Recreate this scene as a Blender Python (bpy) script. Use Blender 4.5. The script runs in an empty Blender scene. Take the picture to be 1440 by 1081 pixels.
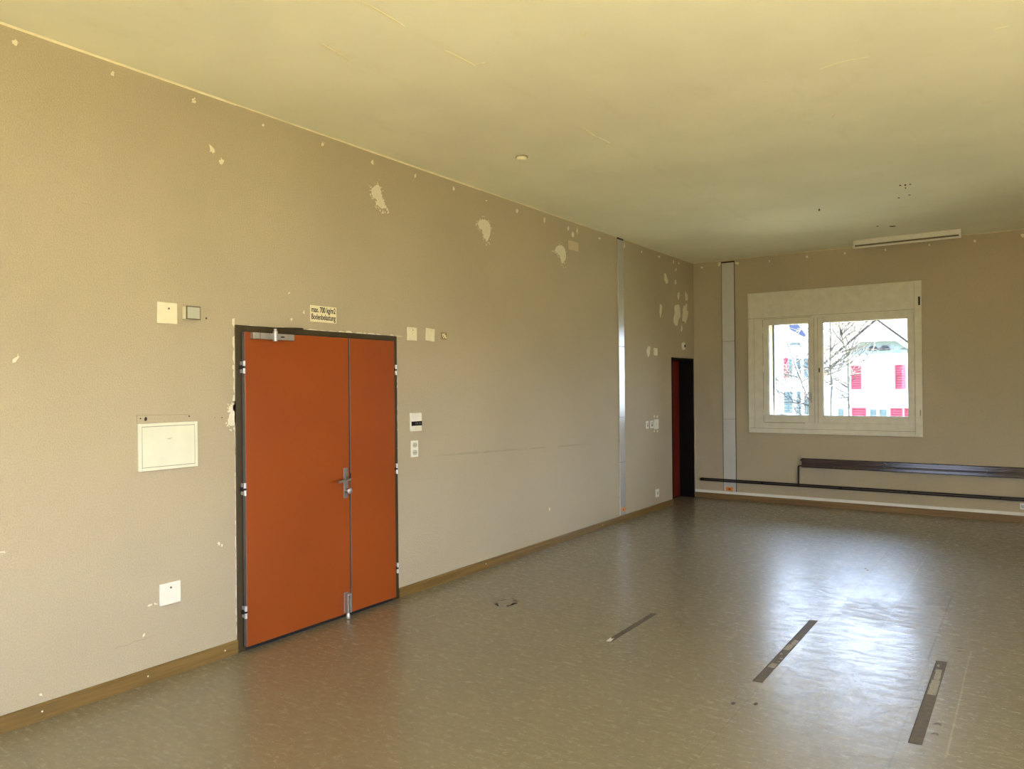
import bpy, bmesh, math, random
from mathutils import Vector, Matrix
R = math.radians
scene = bpy.context.scene
COL = scene.collection
H = 3.511          # ceiling height
D = 10.907         # far wall plane (y)
W = 7.6            # right wall plane (x)
NY = -4.0          # near wall plane (y)

# ------------------------------------------------------------------ materials
def nodes_of(m):
    m.use_nodes = True
    nt = m.node_tree
    return nt, nt.nodes['Principled BSDF']

def N(nt, kind, **kw):
    n = nt.nodes.new(kind)
    for k, v in kw.items():
        if k in n.inputs.keys(): n.inputs[k].default_value = v
        else: setattr(n, k, v)
    return n

def mixc(nt, fac, a, b, blend='MIX'):
    n = nt.nodes.new('ShaderNodeMix'); n.data_type = 'RGBA'; n.blend_type = blend
    for sock, val in ((n.inputs[0], fac), (n.inputs[6], a), (n.inputs[7], b)):
        if hasattr(val, 'links') or hasattr(val, 'is_linked'): nt.links.new(val, sock)
        elif isinstance(val, (tuple, list)): sock.default_value = (*val[:3], 1)
        else: sock.default_value = val
    return n.outputs[2]

def math_(nt, op, a, b=None, c=None, clamp=False):
    n = nt.nodes.new('ShaderNodeMath'); n.operation = op; n.use_clamp = clamp
    for i, v in enumerate((a, b, c)):
        if v is None: continue
        if hasattr(v, 'is_linked'): nt.links.new(v, n.inputs[i])
        else: n.inputs[i].default_value = v
    return n.outputs[0]

def noise(nt, vec, scale, detail=3, rough=.5):
    n = N(nt, 'ShaderNodeTexNoise'); n.inputs['Scale'].default_value = scale
    n.inputs['Detail'].default_value = detail; n.inputs['Roughness'].default_value = rough
    if vec is not None: nt.links.new(vec, n.inputs['Vector'])
    return n.outputs['Fac']

def ramp(nt, fac, lo, hi, a=0.0, b=1.0):
    n = N(nt, 'ShaderNodeMapRange'); n.interpolation_type = 'SMOOTHSTEP'
    nt.links.new(fac, n.inputs[0])
    for i, v in enumerate((lo, hi, a, b)): n.inputs[1 + i].default_value = v
    return n.outputs[0]

def coords(nt, scale=(1, 1, 1)):
    tc = N(nt, 'ShaderNodeTexCoord')
    mp = N(nt, 'ShaderNodeMapping'); mp.inputs['Scale'].default_value = scale
    nt.links.new(tc.outputs['Object'], mp.inputs['Vector'])
    return mp.outputs['Vector']

def bump(nt, b, height, strength, dist=.002):
    n = N(nt, 'ShaderNodeBump'); n.inputs['Strength'].default_value = strength
    n.inputs['Distance'].default_value = dist
    nt.links.new(height, n.inputs['Height']); nt.links.new(n.outputs['Normal'], b.inputs['Normal'])

def mat(name, c, rough=.5, metal=0.0, var=.06, scale=14, bmp=0.0, bscale=200, spec=.5):
    m = bpy.data.materials.new(name); nt, b = nodes_of(m)
    b.inputs['Roughness'].default_value = rough; b.inputs['Metallic'].default_value = metal
    b.inputs['Specular IOR Level'].default_value = spec
    v = coords(nt)
    f = ramp(nt, noise(nt, v, scale, 4), .3, .7)
    nt.links.new(mixc(nt, f, tuple(x * (1 - var) for x in c), tuple(min(1, x * (1 + var)) for x in c)), b.inputs['Base Color'])
    if bmp: bump(nt, b, noise(nt, v, bscale, 3), bmp)
    return m

def make_wall(name, base):
    m = bpy.data.materials.new(name); nt, b = nodes_of(m)
    b.inputs['Roughness'].default_value = .82; b.inputs['Specular IOR Level'].default_value = .25
    v = coords(nt)
    big = ramp(nt, noise(nt, v, .7, 3), .3, .7)
    fine = ramp(nt, noise(nt, v, 110, 3, .6), .36, .66)
    c = mixc(nt, big, tuple(x * .95 for x in base), tuple(x * 1.04 for x in base))
    c = mixc(nt, math_(nt, 'MULTIPLY', fine, .16), c, tuple(x * .55 for x in base))
    mid = ramp(nt, noise(nt, v, 24, 4, .65), .58, .80, 0, .16)
    c = mixc(nt, mid, c, tuple(x * .72 for x in base))
    # a faint horizontal scuff line on the long wall
    sep = N(nt, 'ShaderNodeSeparateXYZ'); nt.links.new(v, sep.inputs[0])
    yy, zz = sep.outputs[1], sep.outputs[2]
    line = math_(nt, 'ADD', zz, math_(nt, 'MULTIPLY', yy, .0305))
    d = math_(nt, 'ABSOLUTE', math_(nt, 'SUBTRACT', line, 1.249))
    mk = ramp(nt, d, 0, .016, 1, 0)
    gate = math_(nt, 'MULTIPLY', ramp(nt, yy, 4.7, 5.4), ramp(nt, yy, 7.0, 7.9, 1, 0))
    gate = math_(nt, 'MULTIPLY', gate, ramp(nt, noise(nt, v, 3.2, 3), .35, .6))
    mk = math_(nt, 'MULTIPLY', math_(nt, 'MULTIPLY', mk, gate), .35)
    c = mixc(nt, mk, c, tuple(x * .5 for x in base))
    nt.links.new(c, b.inputs['Base Color'])
    hgt = math_(nt, 'ADD', fine, math_(nt, 'MULTIPLY', noise(nt, v, 40, 2), .6))
    bump(nt, b, hgt, .55, .0022)
    return m

def make_ceiling():
    base = CEIL_C
    m = bpy.data.materials.new('ceiling_paint'); nt, b = nodes_of(m)
    b.inputs['Roughness'].default_value = .8; b.inputs['Specular IOR Level'].default_value = .2
    v = coords(nt)
    big = ramp(nt, noise(nt, v, .8, 4, .55), .3, .7)
    c = mixc(nt, big, tuple(x * .94 for x in base), tuple(x * 1.03 for x in base))
    st = ramp(nt, noise(nt, coords(nt, (1.2, .5, 1)), 3.5, 5, .65), .56, .78, 0, .22)
    c = mixc(nt, st, c, (base[0] * .8, base[1] * .76, base[2] * .66))
    # long taped board joint
    sep = N(nt, 'ShaderNodeSeparateXYZ'); nt.links.new(v, sep.inputs[0])
    wob = math_(nt, 'MULTIPLY', math_(nt, 'SUBTRACT', noise(nt, v, 2.0, 2), .5), .05)
    d = math_(nt, 'ABSOLUTE', math_(nt, 'ADD', math_(nt, 'SUBTRACT', sep.outputs[0], 1.60), wob))
    j = math_(nt, 'MULTIPLY', ramp(nt, d, 0, .05, 1, 0), ramp(nt, noise(nt, v, 1.7, 3), .4, .62, .0, .16))
    c = mixc(nt, j, c, (base[0] * .78, base[1] * .74, base[2] * .62))
    nt.links.new(c, b.inputs['Base Color'])
    bump(nt, b, noise(nt, v, 3.0, 4), .35, .01)
    return m

def make_floor():
    m = bpy.data.materials.new('marbled_linoleum'); nt, b = nodes_of(m)
    v = coords(nt)
    sep = N(nt, 'ShaderNodeSeparateXYZ'); nt.links.new(v, sep.inputs[0])
    X, Yc = sep.outputs[0], sep.outputs[1]
    streak = noise(nt, coords(nt, (20, 34, 20)), 1.0, 6, .7)
    grit = noise(nt, coords(nt, (85, 120, 85)), 1.0, 3, .7)
    big = noise(nt, v, .9, 3)
    c = mixc(nt, ramp(nt, streak, .32, .68), tuple(x * .87 for x in FLOOR_C), tuple(x * 1.11 for x in FLOOR_C))
    c = mixc(nt, ramp(nt, grit, .54, .74, 0, .55), c, tuple(x * .5 for x in FLOOR_C))
    c = mixc(nt, ramp(nt, grit, .26, .42, .24, 0), c, (FLOOR_C[0] * 1.45, FLOOR_C[1] * 1.45, FLOOR_C[2] * 1.5))
    c = mixc(nt, ramp(nt, big, .35, .7, 0, .22), c, tuple(x * .78 for x in FLOOR_C))
    rough = ramp(nt, streak, .3, .7, FR - .035, FR + .05)
    # sheet seams running down the room
    def near(x, w, y0=None, y1=None, wob=.010):
        s = X
        if wob:
            s = math_(nt, 'ADD', X, math_(nt, 'MULTIPLY', math_(nt, 'SUBTRACT', noise(nt, v, 2.3, 2), .5), wob))
        g = ramp(nt, math_(nt, 'ABSOLUTE', math_(nt, 'SUBTRACT', s, x)), w * .6, w, 1, 0)
        if y0 is not None:
            g = math_(nt, 'MULTIPLY', g, math_(nt, 'MULTIPLY', ramp(nt, Yc, y0 - .03, y0 + .03), ramp(nt, Yc, y1 - .03, y1 + .03, 1, 0)))
        return g
    for x, w, y0, y1, a in ((2.985, .006, 5.5, 8.6, .5), (3.66, .006, 3.3, 4.3, .28), (3.655, .007, 5.2, 6.9, .6), (3.66, .004, 4.2, 5.3, .25), (3.335, .004, 5.3, 8.3, .3), (2.93, .004, 2.5, 4.3, .35), (2.62, .004, 4.6, 8.5, .18), (2.15, .004, 4.0, 9.5, .12)):
        c = mixc(nt, math_(nt, 'MULTIPLY', near(x, w, y0, y1), a), c, tuple(q * .25 for q in FLOOR_C))
    for x, w, y0, y1, a in ((3.86, .006, 3.9, 5.5, .36), (3.33, .006, 5.2, 8.4, .35), (3.055, .004, 6.4, 9.6, .25)):
        c = mixc(nt, math_(nt, 'MULTIPLY', near(x, w, y0, y1), a), c, tuple(min(1, q * 2.2) for q in FLOOR_C))
    # worn lane edges: paler, slightly different sheen
    band = near(2.955, .035, 4.2, 9.5, 0)
    c = mixc(nt, math_(nt, 'MULTIPLY', band, .45), c, tuple(q * 1.55 for q in FLOOR_C))
    rough = math_(nt, 'ADD', rough, math_(nt, 'MULTIPLY', band, -.03))
    # scuffed dull areas that break the sheen
    ed = math_(nt, 'MULTIPLY', math_(nt, 'SUBTRACT', noise(nt, v, 5, 4, .6), .5), .5)
    def patch(x0, x1, y0, y1, s=.12, wb=1.0):
        xs = math_(nt, 'ADD', X, math_(nt, 'MULTIPLY', ed, .35 * wb)); ys = math_(nt, 'ADD', Yc, math_(nt, 'MULTIPLY', ed, wb))
        g = math_(nt, 'MULTIPLY', ramp(nt, xs, x0 - s * .3, x0 + s * .3), ramp(nt, xs, x1 - s * .3, x1 + s * .3, 1, 0))
        return math_(nt, 'MULTIPLY', g, math_(nt, 'MULTIPLY', ramp(nt, ys, y0 - s, y0 + s), ramp(nt, ys, y1 - s, y1 + s, 1, 0)))
    dull = patch(3.00, 3.66, 5.78, 6.42, .10, 1.5)
    dull2 = math_(nt, 'MULTIPLY', patch(2.5, 2.95, 3.5, 4.25, .3), .12)
    dull3 = math_(nt, 'MULTIPLY', patch(1.9, 2.6, 5.0, 5.4, .2), .05)
    dsum = math_(nt, 'ADD', math_(nt, 'ADD', dull, dull2), dull3, clamp=True)
    scr = ramp(nt, noise(nt, coords(nt, (7, 16, 7)), 1.0, 5, .7), .44, .60)
    dsum = math_(nt, 'MULTIPLY', dsum, math_(nt, 'ADD', math_(nt, 'MULTIPLY', scr, .75), .25))
    rough = math_(nt, 'ADD', rough, math_(nt, 'MULTIPLY', dsum, .25))
    gloss_patch = ramp(nt, math_(nt, 'ADD', math_(nt, 'MULTIPLY', noise(nt, coords(nt, (10, 30, 10)), 1.0, 6, .75), .6), math_(nt, 'MULTIPLY', grit, .4)), .43, .56)
    spec = math_(nt, 'SUBTRACT', math_(nt, 'ADD', math_(nt, 'MULTIPLY', ramp(nt, noise(nt, coords(nt, (6, 15, 6)), 1.0, 7, .72), .40, .57), FS * .52), FS * .50), math_(nt, 'MULTIPLY', dsum, FS * .50), clamp=True)
    nt.links.new(spec, b.inputs['Coat Weight'])
    rough = math_(nt, 'ADD', rough, math_(nt, 'MULTIPLY', math_(nt, 'SUBTRACT', gloss_patch, .5), -.075))
    nt.links.new(rough, b.inputs['Coat Roughness'])
    b.inputs['Coat IOR'].default_value = 1.6; b.inputs['Coat Tint'].default_value = (1, 1, 1, 1)
    b.inputs['Roughness'].default_value = .44; b.inputs['Specular IOR Level'].default_value = .75
    nt.links.new(c, b.inputs['Base Color'])
    hg = math_(nt, 'ADD', noise(nt, coords(nt, (42, 80, 42)), 1.0, 5, .7), math_(nt, 'MULTIPLY', grit, .6))
    bump(nt, b, hg, .40, .0013)
    for l in nt.links:
        if l.to_node == b and l.to_socket.name == 'Normal': nt.links.new(l.from_socket, b.inputs['Coat Normal']); break
    return m

def make_wood(name, a, bcol, axis, rough=.45, spec=.5):
    m = bpy.data.materials.new(name); nt, b = nodes_of(m)
    sc = [38, 38, 38]; sc[axis] = 1.6
    v = coords(nt, sc)
    f = ramp(nt, noise(nt, v, 1.0, 4, .6), .34, .66)
    nt.links.new(mixc(nt, f, a, bcol), b.inputs['Base Color'])
    b.inputs['Roughness'].default_value = rough; b.inputs['Specular IOR Level'].default_value = spec
    bump(nt, b, f, .08, .001)
    return m

def make_glass():
    m = bpy.data.materials.new('window_glass'); m.use_nodes = True; nt = m.node_tree
    nt.nodes.clear()
    out = N(nt, 'ShaderNodeOutputMaterial')
    tr = N(nt, 'ShaderNodeBsdfTransparent'); tr.inputs[0].default_value = (.93, .96, .95, 1)
    gl = N(nt, 'ShaderNodeBsdfGlossy'); gl.inputs['Roughness'].default_value = .02
    fr = N(nt, 'ShaderNodeFresnel'); fr.inputs['IOR'].default_value = 1.45
    dirt = noise(nt, coords(nt), 6, 3)
    mx = N(nt, 'ShaderNodeMixShader')
    nt.links.new(math_(nt, 'MULTIPLY', fr.outputs[0], ramp(nt, dirt, .3, .7, .75, 1.0)), mx.inputs[0])
    nt.links.new(tr.outputs[0], mx.inputs[1]); nt.links.new(gl.outputs[0], mx.inputs[2]); nt.links.new(mx.outputs[0], out.inputs[0])
    return m

# ------------------------------------------------------------------ geometry helpers
def bm_box(bm, x0, x1, y0, y1, z0, z1):
    vs = [bm.verts.new((x, y, z)) for x in (x0, x1) for y in (y0, y1) for z in (z0, z1)]
    for f in ((0, 1, 3, 2), (4, 6, 7, 5), (0, 4, 5, 1), (2, 3, 7, 6), (0, 2, 6, 4), (1, 5, 7, 3)):
        bm.faces.new([vs[i] for i in f])
    return vs

def bm_cyl(bm, p0, p1, r0, r1=None, n=16, caps=True):
    r1 = r0 if r1 is None else r1
    p0, p1 = Vector(p0), Vector(p1); d = (p1 - p0).normalized()
    a = d.orthogonal().normalized(); b = d.cross(a)
    ring = []
    for p, r in ((p0, r0), (p1, r1)):
        ring.append([bm.verts.new(p + a * (math.cos(t) * r) + b * (math.sin(t) * r)) for t in (2 * math.pi * i / n for i in range(n))])
    for i in range(n):
        bm.faces.new((ring[0][i], ring[0][(i + 1) % n], ring[1][(i + 1) % n], ring[1][i]))
    if caps:
        bm.faces.new(ring[0][::-1]); bm.faces.new(ring[1])

def bm_tube(bm, pts, radii, n=8):
    pts = [Vector(p) for p in pts]; rings = []
    if not isinstance(radii, (list, tuple)): radii = [radii] * len(pts)
    ref = None
    for i, p in enumerate(pts):
        d = (pts[min(i + 1, len(pts) - 1)] - pts[max(i - 1, 0)]).normalized()
        a = d.orthogonal().normalized() if ref is None else (ref - d * ref.dot(d)).normalized()
        ref = a; b = d.cross(a)
        rings.append([bm.verts.new(p + a * (math.cos(t) * radii[i]) + b * (math.sin(t) * radii[i])) for t in (2 * math.pi * k / n for k in range(n))])
    for r0, r1 in zip(rings, rings[1:]):
        for k in range(n): bm.faces.new((r0[k], r0[(k + 1) % n], r1[(k + 1) % n], r1[k]))
    bm.faces.new(rings[0][::-1]); bm.faces.new(rings[-1])

def bm_lathe(bm, centre, axis, prof, n=24):
    c = Vector(centre); ax = Vector(axis).normalized(); a = ax.orthogonal().normalized(); b = ax.cross(a); rings = []
    for r, h in prof:
        rings.append([bm.verts.new(c + ax * h + a * (math.cos(t) * r) + b * (math.sin(t) * r)) for t in (2 * math.pi * k / n for k in range(n))])
    for r0, r1 in zip(rings, rings[1:]):
        for k in range(n): bm.faces.new((r0[k], r0[(k + 1) % n], r1[(k + 1) % n], r1[k]))
    bm.faces.new(rings[0][::-1]); bm.faces.new(rings[-1])

def bm_poly(bm, pts, vec):
    """closed outline extruded along vec"""
    vec = Vector(vec); lo = [bm.verts.new(p) for p in pts]; hi = [bm.verts.new(Vector(p) + vec) for p in pts]
    n = len(pts)
    bm.faces.new(lo[::-1]); bm.faces.new(hi)
    for i in range(n): bm.faces.new((lo[i], lo[(i + 1) % n], hi[(i + 1) % n], hi[i]))

def bm_ring(bm, outer, inner, put):
    """rectangular frame; outer/inner = (u0,u1,v0,v1); put(bm,u0,u1,v0,v1)"""
    a0, a1, c0, c1 = outer; b0, b1, d0, d1 = inner
    put(bm, a0, b0, c0, c1); put(bm, b1, a1, c0, c1); put(bm, b0, b1, c0, d0); put(bm, b0, b1, d1, c1)

def obj(name, bm, m, parent=None, bevel=0.0, smooth=False, seg=2):
    bmesh.ops.recalc_face_normals(bm, faces=bm.faces)
    if bevel:
        es = [e for e in bm.edges if len(e.link_faces) == 2 and e.calc_face_angle(0) > .6]
        bmesh.ops.bevel(bm, geom=es, offset=bevel, segments=seg, affect='EDGES', profile=.5, clamp_overlap=True)
    me = bpy.data.meshes.new(name); bm.to_mesh(me); bm.free()
    if smooth:
        for p in me.polygons: p.use_smooth = True
        try: me.set_sharp_from_angle(angle=R(40))
        except Exception: pass
    me.materials.append(m)
    o = bpy.data.objects.new(name, me); COL.objects.link(o)
    if parent is not None:
        o.parent = parent
        o.matrix_parent_inverse = parent_matrix(parent).inverted()
    return o

def parent_matrix(p):
    m = p.matrix_basis.copy()
    if p.parent is not None: m = parent_matrix(p.parent) @ p.matrix_parent_inverse @ m
    return m

def empty(name, loc):
    o = bpy.data.objects.new(name, None); o.empty_display_size = .1; COL.objects.link(o); o.location = loc
    return o

def tag(o, label, cat=None, group=None, kind=None):
    o['label'] = label
    if cat: o['category'] = cat
    if group: o['group'] = group
    if kind: o['kind'] = kind
    return o

def struct(o, label):
    o['label'] = label; o['kind'] = 'structure'; return o

def NB(): return bmesh.new()
def box(name, m, b6, parent=None, bevel=0.0, **k):
    bm = NB(); bm_box(bm, *b6); return obj(name, bm, m, parent, bevel, **k)
def lb(y0, y1, z0, z1, d0, d1): return (d0, d1, y0, y1, z0, z1)            # on the left wall
def fb(x0, x1, z0, z1, d0, d1): return (x0, x1, D - d1, D - d0, z0, z1)    # on the far wall

def wall_with_holes(name, axis, plane, thick, u0, u1, z0, z1, holes, m):
    """slab with rectangular holes; axis 0: plane x, u = y; axis 1: plane y, u = x"""
    bm = NB(); us = sorted({u0, u1, *[h[0] for h in holes], *[h[1] for h in holes]}); zs = sorted({z0, z1, *[h[2] for h in holes], *[h[3] for h in holes]})
    nu, nz = len(us) - 1, len(zs) - 1
    solid = lambda i, j: 0 <= i < nu and 0 <= j < nz and not any(h[0] <= (us[i] + us[i + 1]) / 2 <= h[1] and h[2] <= (zs[j] + zs[j + 1]) / 2 <= h[3] for h in holes)
    cache = {}
    def V(i, j, k):
        if (i, j, k) not in cache:
            p = plane + (thick if k else 0)
            cache[(i, j, k)] = bm.verts.new((p, us[i], zs[j]) if axis == 0 else (us[i], p, zs[j]))
        return cache[(i, j, k)]
    for i in range(nu):
        for j in range(nz):
            if not solid(i, j): continue
            bm.faces.new((V(i, j, 0), V(i + 1, j, 0), V(i + 1, j + 1, 0), V(i, j + 1, 0)))
            bm.faces.new((V(i, j, 1), V(i, j + 1, 1), V(i + 1, j + 1, 1), V(i + 1, j, 1)))
            for di, dj, a, b in ((-1, 0, (i, j), (i, j + 1)), (1, 0, (i + 1, j), (i + 1, j + 1)), (0, -1, (i, j), (i + 1, j)), (0, 1, (i, j + 1), (i + 1, j + 1))):
                if not solid(i + di, j + dj):
                    bm.faces.new((V(*a, 0), V(*b, 0), V(*b, 1), V(*a, 1)))
    return obj(name, bm, m)
# ------------------------------------------------------------------ palette
WALL_C = (.515, .452, .325)
FAR_C = (.57, .475, .325)
CEIL_C = (.93, .93, .76)
FLOOR_C = (.228, .200, .132)
FR = .225
FS = .80
SKY = 6.0
SUN = 175.0
EXPO = 0.70
SKY_HOR = (.74, .84, 1.12)
SKY_MID = (.96, 1.14, 1.60)
SKY_TOP = (.80, 1.12, 1.65)
SKY_GND = (.17, .14, .08)
SUN_DIR = (-.70, -.05, -.70)
RIGHT_HOLES = [(-3.6, -1.2, .4, 3.25), (-.9, 1.6, .4, 3.25), (2.2, 6.4, .35, 2.05)]
NEAR_HOLES = [(.8, 3.0, .95, 2.75)]
# measured wall marks: centre (u, v) then two half-axes
SMALL = [[1.7031, 3.4336, 0.0146, -0.0022, -0.0042, -0.0113], [2.1909, 3.4402, 0.0079, 0.0027, -0.0001, -0.0119], [2.6855, 3.4415, 0.0101, 0.0064, 0.0056, -0.0126], [3.1891, 3.4351, 0.008, 0.0047, 0.0038, -0.0078], [3.6985, 3.4394, 0.0106, 0.0028, -0.0001, -0.0129], [4.1961, 3.4306, 0.0149, 0.0064, 0.0048, -0.0122], [4.6908, 3.4372, 0.011, 0.0025, -0.0002, -0.0133], [5.1944, 3.4343, 0.0123, 0.004, 0.0049, -0.0176], [5.6792, 3.4265, 0.0101, 0.002, -0.0001, -0.0067], [6.188, 3.4249, 0.0186, 0.0053, 0.0062, -0.0197], [6.6976, 3.4268, 0.014, 0.0025, -0.0004, -0.0224], [7.1898, 3.4199, 0.014, 0.0023, -0.0004, -0.0236], [7.2902, 3.3655, 0.0248, 0.0066, 0.011, -0.0254], [7.3867, 3.421, 0.0145, 0.0024, -0.0005, -0.0241], [7.9186, 3.4245, 0.0223, 0.0035, -0.0003, -0.0126], [2.8066, 3.1769, 0.0129, 0.0075, 0.0091, -0.0206], [2.8737, 3.1154, 0.0148, 0.007, 0.0051, -0.0161], [1.6928, 1.838, 0.0065, -0.005, -0.0093, -0.0148], [1.6266, 0.8886, 0.0156, -0.0029, -0.0, -0.0028], [8.5782, 3.4299, 0.0201, 0.003, -0.0005, -0.0224], [9.0789, 3.4297, 0.0219, 0.0031, -0.0003, -0.0117], [9.6493, 3.4425, 0.024, 0.0033, -0.0004, -0.0171], [10.146, 3.4395, 0.0195, 0.0026, -0.0005, -0.0203], [10.3427, 3.4447, 0.0267, 0.0035, -0.0005, -0.0181], [10.2344, 3.3389, 0.0263, 0.0032, -0.0005, -0.0205], [9.8736, 3.1656, 0.0483, 0.0106, 0.0528, -0.0758], [10.2166, 3.1533, 0.0289, 0.0031, -0.0008, -0.0306], [10.3171, 2.9692, 0.0427, 0.004, -0.0012, -0.0463], [10.6159, 2.9868, 0.0488, 0.0055, 0.0077, -0.0675], [9.6795, 2.7139, 0.0411, 0.0032, -0.0021, -0.0881], [10.2573, 2.6979, 0.1331, 0.0098, -0.0035, -0.1381], [10.5677, 2.7313, 0.1101, 0.0023, -0.0533, -0.1381], [10.4254, 2.5034, 0.0296, 0.0007, -0.0118, -0.047], [9.2702, 2.1385, 0.0566, 0.0019, -0.0016, -0.0662], [9.4321, 1.2636, 0.0209, -0.0008, -0.0003, -0.0143], [9.5301, 1.2599, 0.0235, -0.0009, -0.0004, -0.0164], [9.4275, 1.0677, 0.0208, -0.0011, -0.0003, -0.0143], [9.5324, 1.0621, 0.0236, -0.0013, -0.0003, -0.0144], [2.8342, 0.7182, 0.0071, 0.001, 0.0042, -0.0112], [2.8542, 0.7057, 0.005, -0.0009, -0.0001, -0.0067], [2.3801, 0.4422, 0.008, 0.0009, 0.0021, -0.0063], [2.4185, 0.4411, 0.0065, -0.0016, -0.0, -0.0041], [2.345, 0.2802, 0.0063, -0.0017, -0.0, -0.0061], [1.803, 0.1239, 0.005, -0.0017, -0.0, -0.0036], [3.3874, 2.3376, 0.0045, 0.0004, -0.0, -0.0037], [3.5149, 2.2155, 0.0063, 0.0005, -0.0001, -0.0075], [3.4097, 2.1585, 0.0065, -0.0026, -0.0046, -0.0067], [6.7492, 0.388, 0.0106, -0.0015, -0.0003, -0.0149]]
BIG_A = [[4.2441, 3.2672], [4.2675, 3.2694], [4.2903, 3.2185], [4.2977, 3.1808], [4.3286, 3.1253], [4.3483, 3.1066], [4.3045, 3.0926], [4.2848, 3.0861], [4.2499, 3.1045], [4.2345, 3.1182], [4.2426, 3.142], [4.2043, 3.162], [4.1818, 3.196], [4.1898, 3.2252]]
BIG_B = [[5.5548, 3.2113], [5.5877, 3.2303], [5.643, 3.2434], [5.6986, 3.2366], [5.732, 3.2089], [5.7424, 3.1503], [5.7189, 3.0928], [5.6732, 3.0389], [5.6569, 3.063], [5.6294, 3.0786], [5.6188, 3.1101], [5.6083, 3.1414], [5.5647, 3.1473], [5.5434, 3.1765]]
BIG_C = [[6.8995, 3.1428], [6.9592, 3.1974], [7.0339, 3.2162], [7.0939, 3.202], [7.1234, 3.1518], [7.1375, 3.0914], [7.0908, 3.0385], [7.0602, 3.0152], [7.0307, 3.0461], [7.0016, 3.0883], [6.9648, 3.0986], [6.943, 3.1185], [6.9137, 3.122]]
BIG_D = [[2.9655, 1.6319], [2.9601, 1.6138], [2.9391, 1.5961], [2.9182, 1.574], [2.9077, 1.5473], [2.923, 1.5333], [2.9125, 1.5156], [2.9072, 1.4932], [2.9043, 1.4618], [2.9222, 1.4475], [2.9481, 1.453], [2.9717, 1.4587], [2.9746, 1.486], [2.9752, 1.5543], [2.9706, 1.6228]]
FAR = [[0.1347, 3.4404, 0.0165, -0.0016, -0.0002, -0.016], [0.4014, 3.4617, 0.0214, -0.0021, -0.0003, -0.0262], [0.6659, 3.4508, 0.026, -0.0026, -0.0002, -0.0181], [1.1294, 3.4343, 0.0099, -0.001, -0.0001, -0.0126], [1.6424, 3.4408, 0.0141, -0.0015, -0.0002, -0.0172], [2.128, 3.4374, 0.0134, -0.0014, -0.0001, -0.012], [2.6224, 3.4304, 0.0105, -0.0012, -0.0001, -0.014], [3.1301, 3.4328, 0.0087, -0.001, -0.0001, -0.0113], [3.6238, 3.4245, 0.0131, -0.0015, -0.0002, -0.0175], [4.1108, 3.4354, 0.0141, -0.0017, -0.0002, -0.0255]]
CEIL = [[3.194, 4.631, 3.328, 4.597], [3.328, 4.597, 3.458, 4.617], [2.862, 4.617, 2.894, 4.627], [3.927, 5.817, 4.013, 5.834], [4.048, 4.644, 4.115, 4.645], [2.708, 6.971, 2.753, 6.978], [3.321, 6.959, 3.389, 6.961], [2.264, 3.446, 2.313, 3.442], [1.603, 2.525, 1.599, 2.833], [1.586, 3.162, 1.602, 3.407], [1.602, 3.407, 1.668, 3.42], [1.593, 4.662, 1.575, 4.873], [1.575, 4.873, 1.59, 5.103], [1.107, 2.712, 1.076, 2.969], [3.077, 5.519, 3.108, 5.458]]
CH = [[3.2426, 7.8028, 0.0081, 0.006, -0.0035, 0.0281], [3.2312, 7.9183, 0.0055, 0.0041, -0.0027, 0.0217], [3.2032, 7.7888, 0.0081, 0.006, -0.0027, 0.021], [3.2836, 7.8027, 0.008, 0.006, -0.002, 0.0168], [3.1239, 8.3026, 0.0086, 0.0064, -0.0027, 0.0207], [3.2252, 8.2405, 0.0085, 0.0063, -0.0019, 0.0156], [2.8657, 9.7598, 0.0305, 0.0231, -0.004, 0.0288], [2.3636, 8.3672, 0.0091, 0.0069, -0.0114, 0.0516], [2.7237, 9.6522, 0.0101, 0.0077, -0.0034, 0.0219]]
WH = [[2.3361, 1.5183, 0.0042, -0.0002, -0.0, -0.0041], [2.3667, 1.515, 0.0071, -0.0028, -0.0044, -0.0113], [2.6383, 1.5213, 0.0047, -0.0002, -0.0, -0.0043], [2.8615, 1.504, 0.0038, -0.0001, -0.0, -0.0034], [2.8114, 1.506, 0.0025, -0.0001, -0.0, -0.0022], [2.7579, 2.1206, 0.0049, 0.0003, -0.0001, -0.0066]]
M = {}
M['wall'] = make_wall('textured_wall_paint', WALL_C)
M['ceiling'] = make_ceiling()
M['floor'] = make_floor()
M['filler'] = mat('filler_plaster', (.84, .80, .66), .85, var=.05, scale=60, bmp=.3)
M['ceil_filler'] = mat('ceiling_filler', (.90, .85, .60), .85, var=.04)
M['hole'] = mat('dark_hole', (.05, .035, .025), .9)
M['skirting'] = make_wood('oak_skirting_long', (.165, .100, .024), (.235, .148, .040), 1)
M['skirting_x'] = make_wood('oak_skirting_cross', (.175, .105, .038), (.25, .155, .060), 0)
M['door'] = mat('orange_door_paint', (.305, .064, .0085), .36, var=.05, scale=1.2, spec=.4)
M['door_red'] = mat('dark_red_door_paint', (.17, .014, .005), .5, var=.05, scale=1.2)
M['frame'] = mat('dark_brown_steel', (.052, .036, .012), .42, var=.12, scale=8)
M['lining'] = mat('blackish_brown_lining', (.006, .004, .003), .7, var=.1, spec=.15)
M['gap'] = mat('black_gap', (.008, .007, .006), .7)
M['edge'] = mat('grey_metal_edge', (.22, .20, .19), .4, metal=.5)
M['steel'] = mat('brushed_steel', (.50, .49, .47), .42, metal=.85, var=.05, scale=30)
M['zinc'] = mat('bright_zinc', (.62, .62, .60), .42, metal=.6)
M['nickel'] = mat('dull_nickel', (.40, .38, .34), .38, metal=.8)
M['plastic'] = mat('ivory_plastic', (.86, .83, .62), .45, var=.03, scale=20)
M['plastic_w'] = mat('white_plastic', (.86, .86, .76), .4, var=.02, scale=20)
M['metal_w'] = mat('cream_panel_enamel', (.80, .82, .67), .42, var=.03, scale=6)
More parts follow.
